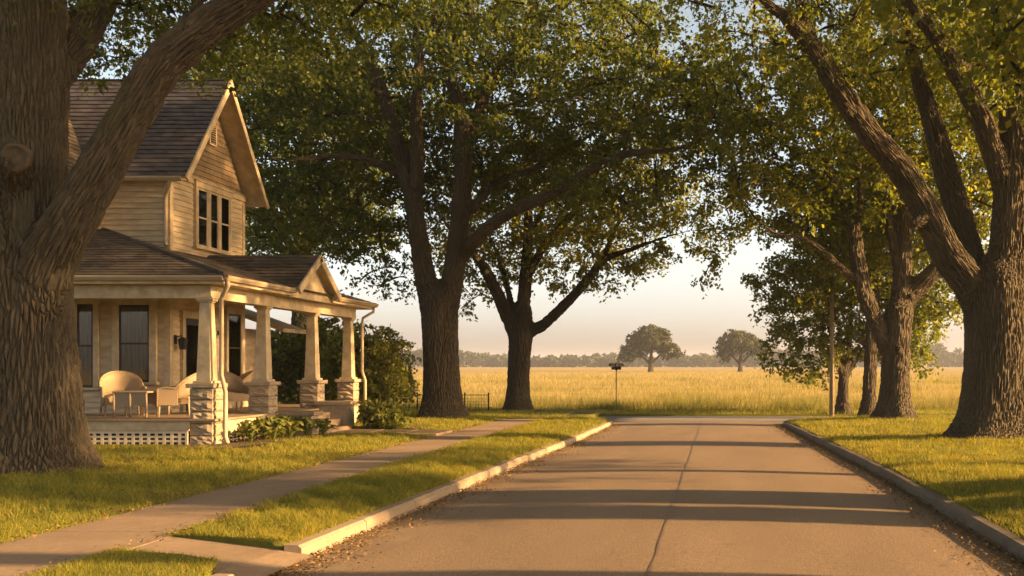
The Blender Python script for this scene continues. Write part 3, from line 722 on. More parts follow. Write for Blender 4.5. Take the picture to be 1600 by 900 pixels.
sheet('lawn', lambda y: -60, lambda y: -6.42, -15, 36.5, 60, 60, lz_left, M['lawn'])
YV = lambda s: 9.08 - .42*s
sheet('verge', lambda y: -5.10, lambda y: kl(y)-.17, 0, 30.0, 8, 60, lz_verge, M['lawn'], .25, YV)
px_ = lambda y: float(np.interp(y, [7.3, 7.84, 8.30], [-3.85, -4.04, -5.08]))
sheet('verge', lambda y: -5.10, px_, -15, 8.3, 8, 240, lambda x, y: .02 + .03*max(0, 1-abs(x+4.4)/.8), M['lawn'])
sheet('lawn', lambda y: -6.42, lambda y: -3.9 if y > 30 else -5, 30.02, 36.5, 10, 10, lambda x, y: 0.02 + hum(x, y)*.6, M['lawn'])
sheet('lawn', lambda y: kr(y)+.15, lambda y: 60, -15, 29.9, 70, 70, lz_right, M['lawn'])
sheet('lawn', lambda y: -60, lambda y: 90, 33.62, 40, 120, 8, lambda x, y: -.03, M['weed'] if 0 else M['lawn'], .1)
sheet('field', lambda y: -150 - y, lambda y: 150 + y, 37.5, 760, 60, 120, lambda x, y: fz(y) + .06 + .05*math.sin(x*.11)*math.sin(y*.07), M['field'], .3)
def walks():
    mb = MB(); y = -15; r = random.Random(3)
    while y < 29.8:
        d = 1.52; dz = r.uniform(-.006, .008); mb.box(-6.42+r.uniform(-.015,.015), -5.10+r.uniform(-.015,.015), y+.009, min(y+d, 30)-.009, -.2, .012+dz); y += d
    mb.build('sidewalk', M['walk'], None, bevel=.008)['kind'] = 'structure'
    a = MB()   # cut-through from the sidewalk down to the kerb line
    a.add([(-5.09,8.28,.010),(-3.98,7.70,-.045),(-3.62,7.45,-.085),(-3.56,8.62,-.085),(-3.86,8.68,-.04),(-5.09,9.06,.010)], [(0,1,4,5),(1,2,3,4)])
    a.prism([(-5.09,8.28,-.2),(-3.62,7.45,-.2),(-3.56,8.62,-.2),(-5.09,9.06,-.2)], (0,0,.07))
    a.build('kerb_ramp', M['walk'])['kind'] = 'structure'
    w = MB()   # path from the sidewalk to the porch steps
    for i in range(3):
        x0 = -6.44 - i*.85; w.box(x0-.84, x0, 22.55+.01*i, 24.0, -.1, .055+.01*i)
    w.build('path', M['walk'], None, bevel=.008)['kind'] = 'structure'
walks()
def kerb(name, fx, side, y0, y1, mat, dy=1.5):
    mb = MB(); r = random.Random(5); y = y0
    while y < y1 - .05:
        ye = min(y + dy, y1); n = 4; j = r.uniform(-.008, .008)
        ring = []
        for k in range(n+1):
            yy = y + .006 + (ye - y - .012)*k/n; x = fx(yy); w = .17*side
            c = .02*side; zt = .004 + j
            ring.append([(x+.005*side, yy, -.2), (x+.015*side, yy, zt-.03), (x+.045*side, yy, zt), (x+w, yy, zt+.004), (x+w, yy, -.2)])
        for k in range(n):
            vs = ring[k] + ring[k+1]
            mb.add(vs, [(i, (i+1) % 5, 5+(i+1) % 5, 5+i) for i in range(5)] + ([tuple(range(5))] if k == 0 else []) + ([tuple(range(5, 10))] if k == n-1 else []))
        y = ye
    mb.build(name, mat)['kind'] = 'structure'
kerb('kerb', kl, -1, 8.62, 30.2, M['kerb'])
kerb('kerb', kl, -1, -12, 7.45, M['kerb'])
kerb('kerb', kr, 1, -12, 29.95, M['kerb_old'])
# bare beds beside the porch
bed = MB(); bed.add([(-17,18.5,.062),(-9.3,18.3,.066),(-8.9,19.4,.07),(-8.7,22.2,.07),(-9.8,22.3,.075),(-17,20,.07)], [(0,1,2,3,4,5)])
bed.add([(-9.0,24.7,.078),(-7.5,24.2,.078),(-7.3,25.3,.078),(-9.6,27.6,.078)], [(0,1,2,3)])
bed.build('planting_bed', M['soil'])['kind'] = 'structure'

# --- blades
rng = np.random.default_rng(101)
def blades(name, pts, h, w, mat, label, cat, lean=.5):
    n = len(pts); a = rng.uniform(0, 2*np.pi, n); s = np.stack([np.cos(a), np.sin(a), 0*a], 1)
    d = rng.normal(size=(n,3))*[1,1,0]*lean; tip = pts + (np.array([0,0,1.0]) + d)*h[:, None]
    V = np.stack([pts - s*w[:, None]*.5, pts + s*w[:, None]*.5, tip], 1).reshape(-1, 3)
    o = npmesh(name, V, np.arange(3*n).reshape(-1, 3), mat)
    return tag(o, label, cat, None, 'stuff')
def scatter(xa, xb, ya, yb, n, ok, zf, power=1.5):
    """more blades near the camera: density falls with distance"""
    out = []
    u = rng.random(n*3); p = 1 - power
    y = (ya**p + (yb**p - ya**p)*u)**(1/p); x = rng.uniform(xa, xb, n*3)
    for X, Y in zip(x, y):
        if ok(X, Y):
            out.append((X, Y, zf(X, Y)-.005))
            if len(out) >= n: break
    return np.array(out)
def gsize(p, h0): 
    f = np.clip(p[:, 1]/9, .9, 2.6)
    return h0*rng.uniform(.6, 1.3, len(p))*np.clip(f, .9, 1.5), .0055*f*rng.uniform(.7, 1.3, len(p))
inview = lambda X, Y: -1180 < X*F/Y < 560
trunks = [(-10.3,14.5,1.0),(-8.4,30,.8),(-7.2,35.8,.7),(6.1,20.9,1.05),(5.4,28.2,.8)]
clear = lambda X, Y: all((X-a)**2 + (Y-b)**2 > (c*(.8+.3*rng.random()))**2 for a, b, c in trunks)
def okl(X, Y):
    if not inview(X, Y) or not clear(X, Y): return False
    if X > -6.36 - .08*rng.random() and Y < 30.2: return False
    if X < -9.6 and 18.9 < Y < 28.5: return False
    if 22.5 < Y < 24.05 and X > -9.1: return False
    if 18.5 < Y < 22.2 and X < -8.9: return rng.random() < .2
    return True
okv = lambda X, Y: inview(X, Y) and -5.14 - .05*rng.random() < X < kl(Y) - .14 + .02*rng.random() and Y > 9.06 - .27*(X+5.1) + .03*rng.random()
okr = lambda X, Y: inview(X, Y) and X > kr(Y) + .13 + .03*rng.random() and clear(X, Y)
for pts, nm, lab in (
    (scatter(-21, -6.3, 8.6, 36, 120000, okl, lz_left, 1.6), 'lawn_grass', 'mown grass of the front lawn around the house and left tree'),
    (scatter(-5.2, -2.9, 8.5, 29.8, 75000, okv, lz_verge, 1.8), 'verge_grass', 'strip of grass between the sidewalk and the left kerb'),
    (scatter(2, 11.5, 8, 29.8, 80000, okr, lz_right, 1.5), 'lawn_grass', 'mown grass of the lawn under the right-hand trees')):
    h, w = gsize(pts, .048); h = h*(1 + .35*np.sin(pts[:, 0]*5.1+pts[:, 1]*2.2)*np.sin(pts[:, 1]*3.7-pts[:, 0]*1.3) + .25*np.sin(pts[:, 0]*13+pts[:, 1]*9)); blades(nm, pts, h, w, M['blade'], lab, 'grass', .55)
pts = scatter(-7, -3.7, 6.2, 8.33, 19000, lambda X, Y: -5.15 < X < px_(Y)+.03, lambda x, y: .03, 1.5)
h, w = gsize(pts, .05); blades('verge_grass', pts, h, w, M['blade'], 'patch of grass in the bottom left corner by the kerb ramp', 'grass')
pts = scatter(-45, 40, 34, 230, 150000, lambda X, Y: -1180 < X*F/Y < 560 and (Y > 39.5 or rng.random() < .25), lambda x, y: fz(y)+.02, 1.7)
p2 = scatter(-32, 32, 30.1, 38.5, 42000, lambda X, Y: inview(X, Y) and (Y > 33.7 or X < -4.7), lambda x, y: -.02 if y > 33 else lz_left(x, y), 1.2)
h, w = gsize(p2, .075); blades('lawn_grass', p2, h, w, M['blade'], 'rough grass along the far side of the cross road', 'grass')
f = np.clip(pts[:, 1]/40, 1, 4)
blades('field_grass', pts, rng.uniform(.15, .46, len(pts))*np.clip((pts[:, 1]-33)/8, .25, 1), .012*f*rng.uniform(.7, 1.5, len(pts)), M['dryblade'], 'tall dry golden grass covering the field', 'grass', .35)
nc = 520; yy_ = 36.5 + np.where(rng.random(nc) < .5, rng.random(nc)**2*9, rng.random(nc)**1.3*90)
c = np.stack([rng.uniform(-1, 1, nc)*yy_*.8, yy_, np.zeros(nc)], 1)
pts = (c[:, None] + rng.normal(size=(nc, 130, 3))*np.array([.5,.25,0])*np.clip(yy_/40, 1, 3)[:, None, None]).reshape(-1, 3); pts[:, 2] = [fz(q) + .0 for q in pts[:, 1]]
blades('roadside_weeds', pts, rng.uniform(.2, .62, len(pts)), .016*np.clip(pts[:, 1]/40, 1, 3), M['weed'], 'clumps of green weeds in the field, thickest along its near edge', 'weeds', .4)
# fallen leaves in the gutters, on kerb and walk
def litter():
    n = 6500; y = 7.3 + 21*rng.random(n)**1.6
    side = rng.random(n) < .52
    q = np.abs(rng.normal(size=n))*.17*(.5 + .6*np.sin(y*1.3)**2 + .5)
    x = np.where(side, [kl(v) for v in y] + q + .01, [kr(v) for v in y] - q - .01)
    z = -.105 + .055*(1 - np.minimum(1, ((x+.4)/3.1)**2))
    m = 2200; y2 = 7.0 + 20*rng.random(m); x2 = rng.choice([-6.42, -5.1], m) + rng.normal(size=m)*.10; z2 = np.full(m, .035)
    tk = np.array(trunks)[rng.choice(5, 1500, p=[.34,.14,.1,.28,.14])]; m3 = 1500
    a3 = rng.random(m3)*6.28; r3 = tk[:, 2]*.85 + np.abs(rng.normal(size=m3))*.9; x3 = tk[:, 0] + r3*np.cos(a3); y3 = tk[:, 1] + r3*np.sin(a3)*.8
    z3 = np.array([lz_right(a_, b_) if a_ > 0 else lz_left(a_, b_) for a_, b_ in zip(x3, y3)]) + .03
    m4 = 1600; x3 = np.append(x3, np.where(rng.random(m4) < .5, rng.uniform(-16, -6.5, m4), rng.uniform(3.2, 9, m4))); y3 = np.append(y3, rng.uniform(9, 27, m4))
    z3 = np.append(z3, [(lz_right(a_, b_) if a_ > 0 else lz_left(a_, b_)) + .05 for a_, b_ in zip(x3[m3:], y3[m3:])]); m3 += m4
    C = np.stack([np.concatenate([x, x2, x3]), np.concatenate([y, y2, y3]), np.concatenate([z, z2, z3])+rng.random(n+m+m3)*.02], 1); k = len(C)
    D = unit(rng.normal(size=(k,3))*[1,1,.25]); Nn = unit(rng.normal(size=(k,3))*.45 + [0,0,1])
    L = rng.uniform(.018, .046, k)
    tag(leaf_mesh('fallen_leaves', C, D, Nn, L, L*.7, M['litter'], None), 'dry brown leaves gathered along the gutters and walk', 'leaves', None, 'stuff')
litter()

# ------------------------------------------------------------------ house
H = empty('wooden_house', (-13, 22, 0), 'cream two-storey wooden house with steep gable and wraparound porch', 'house')
XG, Y0, Y1 = -12.2, 21.66, 25.1
YM, ZE, ZP = (21.40 + 25.36)/2, 5.88, 8.59
def wall_box(x0, x1, y0, y1, z0, z1): return MB().box(x0, x1, y0, y1, z0, z1)
core = MB().box(-19, XG-.02, Y0+.02, Y1-.02, 0, 5.9)
core.prism([(XG-.02, Y0+.02, 5.9), (XG-.02, Y1-.02, 5.9), (XG-.02, YM, 8.3)], (-6.8, 0, 0))
core.build('wall_core', M['siding'], H)
sd = MB()      # lapped siding
sd.courses((-19, Y0, .58), (1,0,0), (0,0,1), (0,-1,0), lambda v: (0, 6.8), 5.3, .125, .032)
sd.courses((XG, Y0, .58), (0,1,0), (0,0,1), (1,0,0), lambda v: (0, Y1-Y0), 5.36, .125, .024)
sd.build('siding', M['siding'], H)
at = MB()
sl = 2.71/1.98
at.courses((XG, YM, 6.06), (0,1,0), (0,0,1), (1,0,0), lambda v: (-(8.38-6.06-v)/sl, (8.38-6.06-v)/sl), 2.3, .13, .022)
at.build('attic_wall', M['shingle_wall'], H)
tr = MB()
for (x, y) in ((XG, Y0),):
    tr.box(x-.11, x+.03, y-.03, y+.10, .58, 5.85)
tr.box(XG, XG+.03, Y1-.11, Y1+.02, .58, 5.9)
tr.box(XG-.002, XG+.045, Y0-.03, Y1+.03, 5.94, 6.08)         # band below the attic
tr.box(XG-.002, XG+.07, Y0-.03, Y1+.03, 6.08, 6.105)
tr.build('corner_trim', M['trim'], H, bevel=.006)
# main roof: shingle courses on a cream slab, rake boards
def gable_roof(xa, xb, ya, yb, ze, zp, name_mat, exp=.145):
    ym = (ya+yb)/2; Lg = math.hypot(ym-ya, zp-ze); vy, vz = (ym-ya)/Lg, (zp-ze)/Lg
    r = MB()
    r.courses((xa, ya, ze), (1,0,0), (0,vy,vz), (0,-vz,vy), lambda v: (0, xb-xa), Lg, exp, .022)
    r.courses((xb, yb, ze), (-1,0,0), (0,-vy,vz), (0,vz,vy), lambda v: (0, xb-xa), Lg, exp, .022)
    r.bar((xa, ym, zp+.012), (xb, ym, zp+.012), .16, .03)
    roof = r.build('roof', M[name_mat], H)
    s = MB(); t = .07
    for sg, yy in ((1, ya), (-1, yb)):
        n = np.array([0, -sg*vz, vy])
        p = [np.array([xa, yy, ze]), np.array([xb, yy, ze]), np.array([xb, ym, zp]), np.array([xa, ym, zp])]
        q = [a - n*.004 for a in p]
        s.prism(q, -n*t)
    s.build('soffit', M['trim'], roof)
    k = MB()
    for sg, yy in ((1, ya), (-1, yb)):
        n = np.array([0, -sg*vz, vy]); v = np.array([0, sg*vy, vz])
        a = np.array([xb+.02, yy, ze]) - n*.055 - v*.04; b = np.array([xb+.02, ym, zp]) - n*.055
        k.bar(a, b, .05, .13, up=tuple(n))
    k.prism([(xb-.008, ym, zp+.035), (xb-.008, ym-.13, zp-.15), (xb-.008, ym, zp-.22), (xb-.008, ym+.13, zp-.15)], (.062,0,0))
    k.build('rake_board', M['trim'], roof, bevel=.006)
    return roof
mr = gable_roof(-19, -11.70, 21.40, 25.36, ZE, ZP, 'roof')
def gutter(mb, a, b, out):
    a = np.array(a, float); b = np.array(b, float); o = np.array(out, float); z = np.array([0,0,1.0])
    mb.prism([a, a + o*.08, a + o*.12 + z*.06, a + o*.12 + z*.10, a + o*.105 + z*.10, a + o*.10 + z*.065, a + o*.07 + z*.02, a + z*.02], b - a)
gt = MB(); gutter(gt, (-19, 21.38, 5.76), (-11.74, 21.38, 5.76), (0,-1,0)); gt.build('gutter', M['gutter'], H)
ds = MB(); ds.tube([(-12.0,21.33,5.78),(-12.05,21.36,5.66),(-12.22,21.55,5.5),(-12.25,21.59,5.4),(-12.25,21.59,4.42),(-12.18,21.5,4.36)], .045, 8)
ds.build('downspout', M['gutter'], H, True)
# upper wing on the left, standing on the porch roof
wg = MB().box(-17.6, -13.97, 20.95, Y0-.01, 4.0, 5.8)
wg.courses((-17.6, 20.95, 4.0), (1,0,0), (0,0,1), (0,-1,0), lambda v: (0, 3.63), 1.8, .115, .018)
wg.courses((-13.97, 20.95, 4.0), (0,1,0), (0,0,1), (1,0,0), lambda v: (0, .70), 1.8, .115, .018)
wg.prism([(-17.6,20.96,5.8),(-13.97,20.96,5.8),(-15.78,20.96,8.0)], (0,1.6,0))
wg.build('wing_wall', M['siding'], H)
wr = MB(); L2 = math.hypot(2.0, 2.55)
wr.courses((-13.62, 20.6, 5.62), (0,1,0), (-2.0/L2,0,2.55/L2), (2.55/L2,0,2.0/L2), lambda v: (0, 2.8), L2, .145, .022)
wr.courses((-17.94, 23.4, 5.62), (0,-1,0), (2.0/L2,0,2.55/L2), (-2.55/L2,0,2.0/L2), lambda v: (0, 2.8), L2, .145, .022)
wro = wr.build('wing_roof', M['porch_roof'], H)
ws = MB(); ws.prism([(-13.63,20.6,5.61),(-15.62,20.6,8.15),(-15.78,20.6,8.15),(-15.78,20.6,8.0),(-13.74,20.6,5.48)], (0,2.7,0))
ws.prism([(-17.93,20.6,5.61),(-15.94,20.6,8.15),(-15.78,20.6,8.15),(-15.78,20.6,8.0),(-17.82,20.6,5.48)], (0,2.7,0))
ws.build('wing_soffit', M['trim'], wro)

def window(y0=None, y1=None, x0=None, x1=None, z0=0, z1=1, face='x', at=0.0, lights=1, tw=.11, curtain='full', sash='dark_frame', split=.5, label=None):
    """window on a wall facing +X (face x, at X=at) or -Y (face y, at Y=at): casing, sashes, glass, curtain and a panel painted dark as the unlit room"""
    def bx(mb, a0, a1, d0, d1, c0, c1):
        if face == 'x': mb.box(at+d0, at+d1, a0, a1, c0, c1)
        else: mb.box(a0, a1, at-d1, at-d0, c0, c1)
    a0, a1 = (y0, y1) if face == 'x' else (x0, x1)
    cs = MB(); bx(cs, a0-tw, a0, .0, .085, z0-.02, z1+.02); bx(cs, a1, a1+tw, 0, .085, z0-.02, z1+.02)
    bx(cs, a0-tw-.02, a1+tw+.02, 0, .095, z1+.021, z1+.16); bx(cs, a0-tw-.05, a1+tw+.05, 0, .12, z1+.161, z1+.195)
    bx(cs, a0-tw-.04, a1+tw+.04, 0, .13, z0-.075, z0-.021)
    w = (a1-a0)/lights
    for i in range(1, lights): bx(cs, a0+w*i-.06, a0+w*i+.06, .0, .083, z0-.02, z1+.02)
    win = cs.build('window', M['trim'], H, bevel=.005)
    if label: win['label'] = label
    rm = MB(); bx(rm, a0, a1, .019, .024, z0-.02, z1+.02); rm.build('shade_panel', M['shade_fill'], win)  # flat panel on the wall, painted dark as the unlit interior
    fr = MB(); gl = MB(); cu = MB()
    for i in range(lights):
        b0 = a0+w*i+(.061 if i else .001); b1 = a0+w*(i+1)-(.061 if i < lights-1 else .001); t = .035; zm = z0+(z1-z0)*split
        bx(fr, b0, b0+t, .045, .072, z0-.019, z1+.019); bx(fr, b1-t, b1, .045, .072, z0-.019, z1+.019)
        bx(fr, b0+t, b1-t, .045, .072, z1-.03, z1+.019); bx(fr, b0+t, b1-t, .045, .072, z0-.019, z0+.035); bx(fr, b0+t, b1-t, .045, .075, zm-.02, zm+.02)
        bx(gl, b0+t, b1-t, .056, .060, z0+.035, zm-.021); bx(gl, b0+t, b1-t, .058, .062, zm+.021, z1-.031)
        if curtain:
            n = 26; zs = (z0, z1) if curtain == 'full' else (z0+(z1-z0)*.5, z1)
            vs = []
            for k in range(n+1):
                a = b0+.02+(b1-b0-.04)*k/n; d = .034+.007*math.sin(k*1.9)+.003*math.sin(k*.7)
                if curtain == 'parted' and .3 < k/n < .7: d = .0265
                for z in zs: vs.append((at+d, a, z) if face == 'x' else (a, at-d, z))
            cu.add(vs, [(2*k, 2*k+2, 2*k+3, 2*k+1) for k in range(n) if not (curtain == 'parted' and .3 <= k/n < .7)])
    fr.build('sash', M[sash], win); gl.build('pane', M['glass'], win)
    if curtain: cu.build('curtain', M['curtain'], win, True)
    return win
window(y0=22.72, y1=24.22, z0=4.50, z1=5.86, face='x', at=XG+.004, lights=3, curtain='upper', tw=.10, sash='trim', label='triple sash window in the upper gable wall')
window(x0=-13.30, x1=-12.62, z0=1.30, z1=3.0, face='y', at=Y0-.004, tw=.16, curtain='full', label='wide dark-framed window on the porch')
window(x0=-14.24, x1=-13.88, z0=1.18, z1=3.02, face='y', at=Y0-.004, tw=.12, curtain='full', label='narrow dark-framed window at the left end of the porch')
window(y0=24.15, y1=24.78, z0=1.27, z1=2.95, face='x', at=XG+.004, tw=.10, curtain='parted', sash='dark_frame')
# door
dr = MB(); dr.box(XG, XG+.09, 22.05, 22.17, .60, 2.75); dr.box(XG, XG+.09, 22.98, 23.10, .60, 2.75); dr.box(XG, XG+.10, 22.03, 23.12, 2.752, 2.93)
door = dr.build('door', M['trim'], H, bevel=.005); door['label'] = 'glazed front door opening on the porch'
MB().box(XG+.019, XG+.05, 22.171, 22.978, .60, 2.75).build('door_leaf', M['dark_frame'], door)
MB().box(XG+.051, XG+.056, 22.29, 22.86, 1.3, 2.6).build('pane', M['glass'], door)
MB().tube([(XG+.05,22.9,1.55),(XG+.10,22.9,1.55)], .03, 10).build('handle', M['iron'], door, True)
# attic vent
v = MB(); yc = 23.42; zb = 7.02
out = [(XG+.03, yc-.16, zb)] + [(XG+.03, yc-.16*math.cos(t), zb+.40+.16*math.sin(t)) for t in np.linspace(0, math.pi, 9)] + [(XG+.03, yc+.16, zb)]
v.prism(out, (.05,0,0)); vent = v.build('attic_vent', M['trim'], H, bevel=.01)
l = MB()
for i in range(8): l.box(XG+.082, XG+.088+.012, yc-.11, yc+.11, zb+.05+i*.058, zb+.05+i*.058+.009)
l.build('louvre', M['trim'], vent)
MB().box(XG+.081, XG+.084, yc-.115, yc+.115, zb+.04, zb+.5).build('shade_panel', M['shade_fill'], vent)  # dark panel, shade between the slats put into its colour
# wall lantern by the door and door bell
wl = MB().box(XG+.02, XG+.05, 21.80, 21.88, 2.15, 2.35)
wl.tube([(XG+.05,21.84,2.3),(XG+.16,21.84,2.34),(XG+.2,21.84,2.28)], .012, 6)
wl.frustum(XG+.2, 21.84, 2.02, 2.24, .05, .05, .075, .075); wl.frustum(XG+.2, 21.84, 2.241, 2.30, .09, .09, .02, .02)
wl.tube([(XG+.2,21.84,1.78),(XG+.2,21.84,2.0)], .008, 5)
wl.build('wall_lantern', M['iron'], H)
MB().box(XG+.02, XG+.05, 23.72, 23.82, 2.42, 2.52).build('house_plaque', M['iron'], H)

# porch floor, apron, lattice
FL = .58
dk = MB(); i = 0; x = -17.0
while x < -9.95:
    yb = Y0 if x < XG-.1 else 27.3
    dk.box(x, x+.135, 19.12, yb, FL-.04, FL); x += .14
dk.build('porch_floor', M['deck'], H)
for q in ((-17, -10.42, 19.18, 19.22, .34, FL-.041), (-9.98, -9.94, 19.6, 22.1, .22, FL-.041), (-9.98, -9.94, 24.7, 27.2, .22, FL-.041)): MB().box(*q).build('porch_apron', M['trim'], H, bevel=.005)
lt = MB()
lt.box(-17, -10.45, 19.19, 19.21, .29, .335); lt.box(-17, -10.45, 19.19, 19.21, .0, .045)
lt.box(-10.50, -10.45, 19.188, 19.212, .045, .29)
x = -17
while x < -10.55: lt.box(x, x+.06, 19.194, 19.206, .045, .29); x += .155
for z in (.115, .20): lt.box(-17, -10.5, 19.196, 19.204, z, z+.045)
lt.build('lattice', M['lattice'], H)
lk = MB()
for y in np.arange(19.7, 22.1, .16): lk.box(-9.975, -9.962, y, y+.05, 0, .215)
for z in (.03, .10, .17): lk.box(-9.972, -9.964, 19.65, 22.1, z, z+.03)
lk.build('lattice', M['lattice'], H)
MB().box(-17, -10.1, 19.5, 21.6, 0, .5).box(-12.2, -10.1, 21.6, 27.1, 0, .5).build('shade_block', M['shade_fill'], H)  # solid dark block painted as the shade beneath the porch floor

# stone piers and tapered columns
def rock(mb, x0, x1, y0, y1, z0, z1, seed, amp=.022):
    r = random.Random(seed); bm = bmesh.new(); bmesh.ops.create_cube(bm, size=1)
    bmesh.ops.subdivide_edges(bm, edges=bm.edges[:], cuts=4, use_grid_fill=True)
    for vv in bm.verts:
        c = vv.co * 2; m = sorted(abs(q) for q in c)
        edge = m[1] > .95
        k = 1 - amp*.4 if edge else 1 + r.uniform(-.3, 1)*amp*2
        ax = max(range(3), key=lambda i: abs(c[i])); 
        p = Vector(vv.co)
        if not edge: p[ax] *= k
        else: p = p*(1-.012)
        vv.co = p
    mb.add([(x0+(p.co.x+.5)*(x1-x0), y0+(p.co.y+.5)*(y1-y0), z0+(p.co.z+.5)*(z1-z0)) for p in bm.verts], [[q.index for q in f.verts] for f in bm.faces])
    bm.free()
YC = [19.45, 21.9, 24.6, 27.05]
for ci, yc in enumerate(YC):
    xc = -10.2; a = .235
    p = MB(); zt = 1.20; nz = 5; hz = zt/nz
    for k in range(nz): rock(p, xc-a+.008, xc+a-.008, yc-a+.008, yc+a-.008, k*hz+.009, (k+1)*hz-.009, ci*10+k, .075)
    pier = p.build('stone_pier', M['stone'], H)
    MB().box(xc-a+.03, xc+a-.03, yc-a+.03, yc+a-.03, 0, zt).build('mortar', M['mortar'], pier)
    MB().box(xc-a-.05, xc+a+.05, yc-a-.05, yc+a+.05, zt, zt+.09).build('pier_cap', M['stone'], pier, bevel=.015)
    cm = MB().box(xc-.19, xc+.19, yc-.19, yc+.19, zt+.091, zt+.14)
    cm.frustum(xc, yc, zt+.141, 2.92, .145, .145, .10, .10); cm.box(xc-.125, xc+.125, yc-.125, yc+.125, 2.921, 2.955); cm.box(xc-.15, xc+.15, yc-.15, yc+.15, 2.956, 3.0)
    cm.build('porch_column', M['trim'], H, bevel=.008)
# small stone bollard walls beside the steps, steps
for (ya, yb, zt, s) in ((22.0, 22.42, .50, 1), (24.22, 24.66, .66, 2)):
    cm = MB(); rock(cm, -9.94, -9.14, ya, yb, 0, zt, 50+s, .03)
    ck = cm.build('step_cheek', M['stone'], H)
    MB().box(-9.99, -9.06, ya-.05, yb+.05, zt, zt+.10).build('cheek_cap', M['kerb'], ck, bevel=.015)
st = MB()
for i in range(3): st.box(-9.93, -9.55+.28*(2-i)-.28, 22.43, 24.21, 0 if i == 0 else .19*i+.001, .19*(i+1)) if 0 else st.box(-9.93, -9.0-.29*i, 22.43, 24.21, .0 if i == 0 else .165*i+.001, .165*(i+1))
st.build('porch_steps', M['walk'], H, bevel=.012)

# porch beam, ceiling, fascia
bmn = MB().box(-17, -10.04, 19.30, 19.60, 3.001, 3.27).box(-10.35, -10.04, 19.602, 27.2, 3.002, 3.271)
bmn.build('porch_beam', M['trim'], H, bevel=.006)
MB().box(-17, -9.72, 19.10, Y0, 3.275, 3.30).box(XG, -9.72, Y0+.001, 27.5, 3.276, 3.301).build('porch_ceiling', M['plaster'], H)
for q in ((-17, -9.66, 19.06, 19.095), (-9.695, -9.66, 19.096, 22.25), (-9.695, -9.66, 24.55, 27.55), (-10.9, -9.66, 27.551, 27.585)):
    MB().box(*q, 3.272, 3.41).build('fascia', M['trim'], H, bevel=.005)
for a_, b_, o_ in (((-17, 19.058, 3.335), (-9.64, 19.058, 3.335), (0,-1,0)), ((-9.658, 19.0, 3.335), (-9.658, 22.2, 3.335), (1,0,0)), ((-9.658, 24.6, 3.335), (-9.658, 27.6, 3.335), (1,0,0))):
    gt = MB(); gutter(gt, a_, b_, o_); gt.build('gutter', M['gutter'], H)
ds = MB(); ds.tube([(-9.62,19.12,3.36),(-9.62,19.15,3.25),(-9.8,19.3,3.07),(-9.86,19.36,3.0),(-9.86,19.36,1.45),(-9.78,19.30,1.25),(-9.74,19.28,1.12),(-9.74,19.28,.22),(-9.66,19.2,.1)], .042, 8).build('downspout', M['gutter'], H, True)
ds = MB(); ds.tube([(-9.62,27.45,3.36),(-9.62,27.4,3.2),(-9.88,27.3,3.02),(-9.9,27.3,2.9),(-9.9,27.3,1.5),(-9.8,27.25,1.25),(-9.8,27.25,.2)], .04, 8).build('downspout', M['gutter'], H, True)
# porch roof
pr = MB(); E = 3.44; q1 = math.hypot(1, .49); q2 = math.hypot(1, .315)
pr.courses((0, 19.0, E), (1,0,0), (0,1/q1,.49/q1), (0,-.49/q1,1/q1), lambda v: (-17.0+1.2*v/q1, -9.6-1.556*v/q1), 2.63*q1, .15, .02)
def fnR(v):
    d = v/q2
    return (19.0+.643*d, (27.6-.8*d) if d < 2.6 else 21.655)
pr.courses((-9.6, 0, E), (0,1,0), (-1/q2,0,.315/q2), (.315/q2,0,1/q2), fnR, 4.05*q2, .15, .02)
q3 = math.hypot(1, .394)
pr.courses((0, 27.6, E), (-1,0,0), (0,-1/q3,.394/q3), (0,.394/q3,1/q3), lambda v: (9.6+1.25*v/q3, 12.2), 2.0*q3, .15, .02)
pr.tube([(-9.6,19.0,E+.02),(-13.69,21.63,4.735)], .045, 6)
proof = pr.build('porch_roof', M['porch_roof'], H)
us = MB(); us.add([(-9.62,19.02,E-.02),(-9.62,27.58,E-.02),(-12.2,25.5,4.23),(-12.2,21.66,4.23),(-13.6,21.6,4.68),(-17,19.02,E-.02)], [(0,1,2,3),(0,3,4,5)])
us.build('roof_deck', M['plaster'], proof)
# little gable over the steps
gy, gz, hw, gx = 23.35, 4.34, 1.22, -9.50; ez = 3.47; Lg = math.hypot(hw, gz-ez); vy, vz = hw/Lg, (gz-ez)/Lg
pg = MB()
pg.courses((-12.2, gy-hw, ez), (1,0,0), (0,vy,vz), (0,-vz,vy), lambda v: (0, -gx*-1+12.2 if 0 else gx+12.2), Lg, .15, .02)
pg.courses((gx, gy+hw, ez), (-1,0,0), (0,-vy,vz), (0,vz,vy), lambda v: (0, gx+12.2), Lg, .15, .02)
pgr = pg.build('porch_gable_roof', M['porch_roof'], H)
sf = MB()
for sg in (1, -1):
    n = np.array([0, -sg*vz, vy]); p = [np.array([x, y, z]) for x, y, z in ((-12.1, gy-sg*hw, ez), (gx, gy-sg*hw, ez), (gx, gy, gz), (-12.1, gy, gz))]
    sf.prism([a - n*.005 for a in p], -n*.08)
    v_ = np.array([0, sg*vy, vz]); sf.bar(np.array([gx+.02, gy-sg*hw, ez]) - n*.075 - v_*.05, np.array([gx+.02, gy, gz]) - n*.075, .05, .17, up=tuple(n))
sf.build('rake_board', M['trim'], pgr, bevel=.005)
ped = MB(); ped.prism([(-9.70, gy-1.24, 3.25), (-9.70, gy+1.24, 3.25), (-9.70, gy+1.16, 3.44), (-9.70, gy, 4.24), (-9.70, gy-1.16, 3.44)], (-.05,0,0))
ped.build('pediment', M['trim'], pgr)
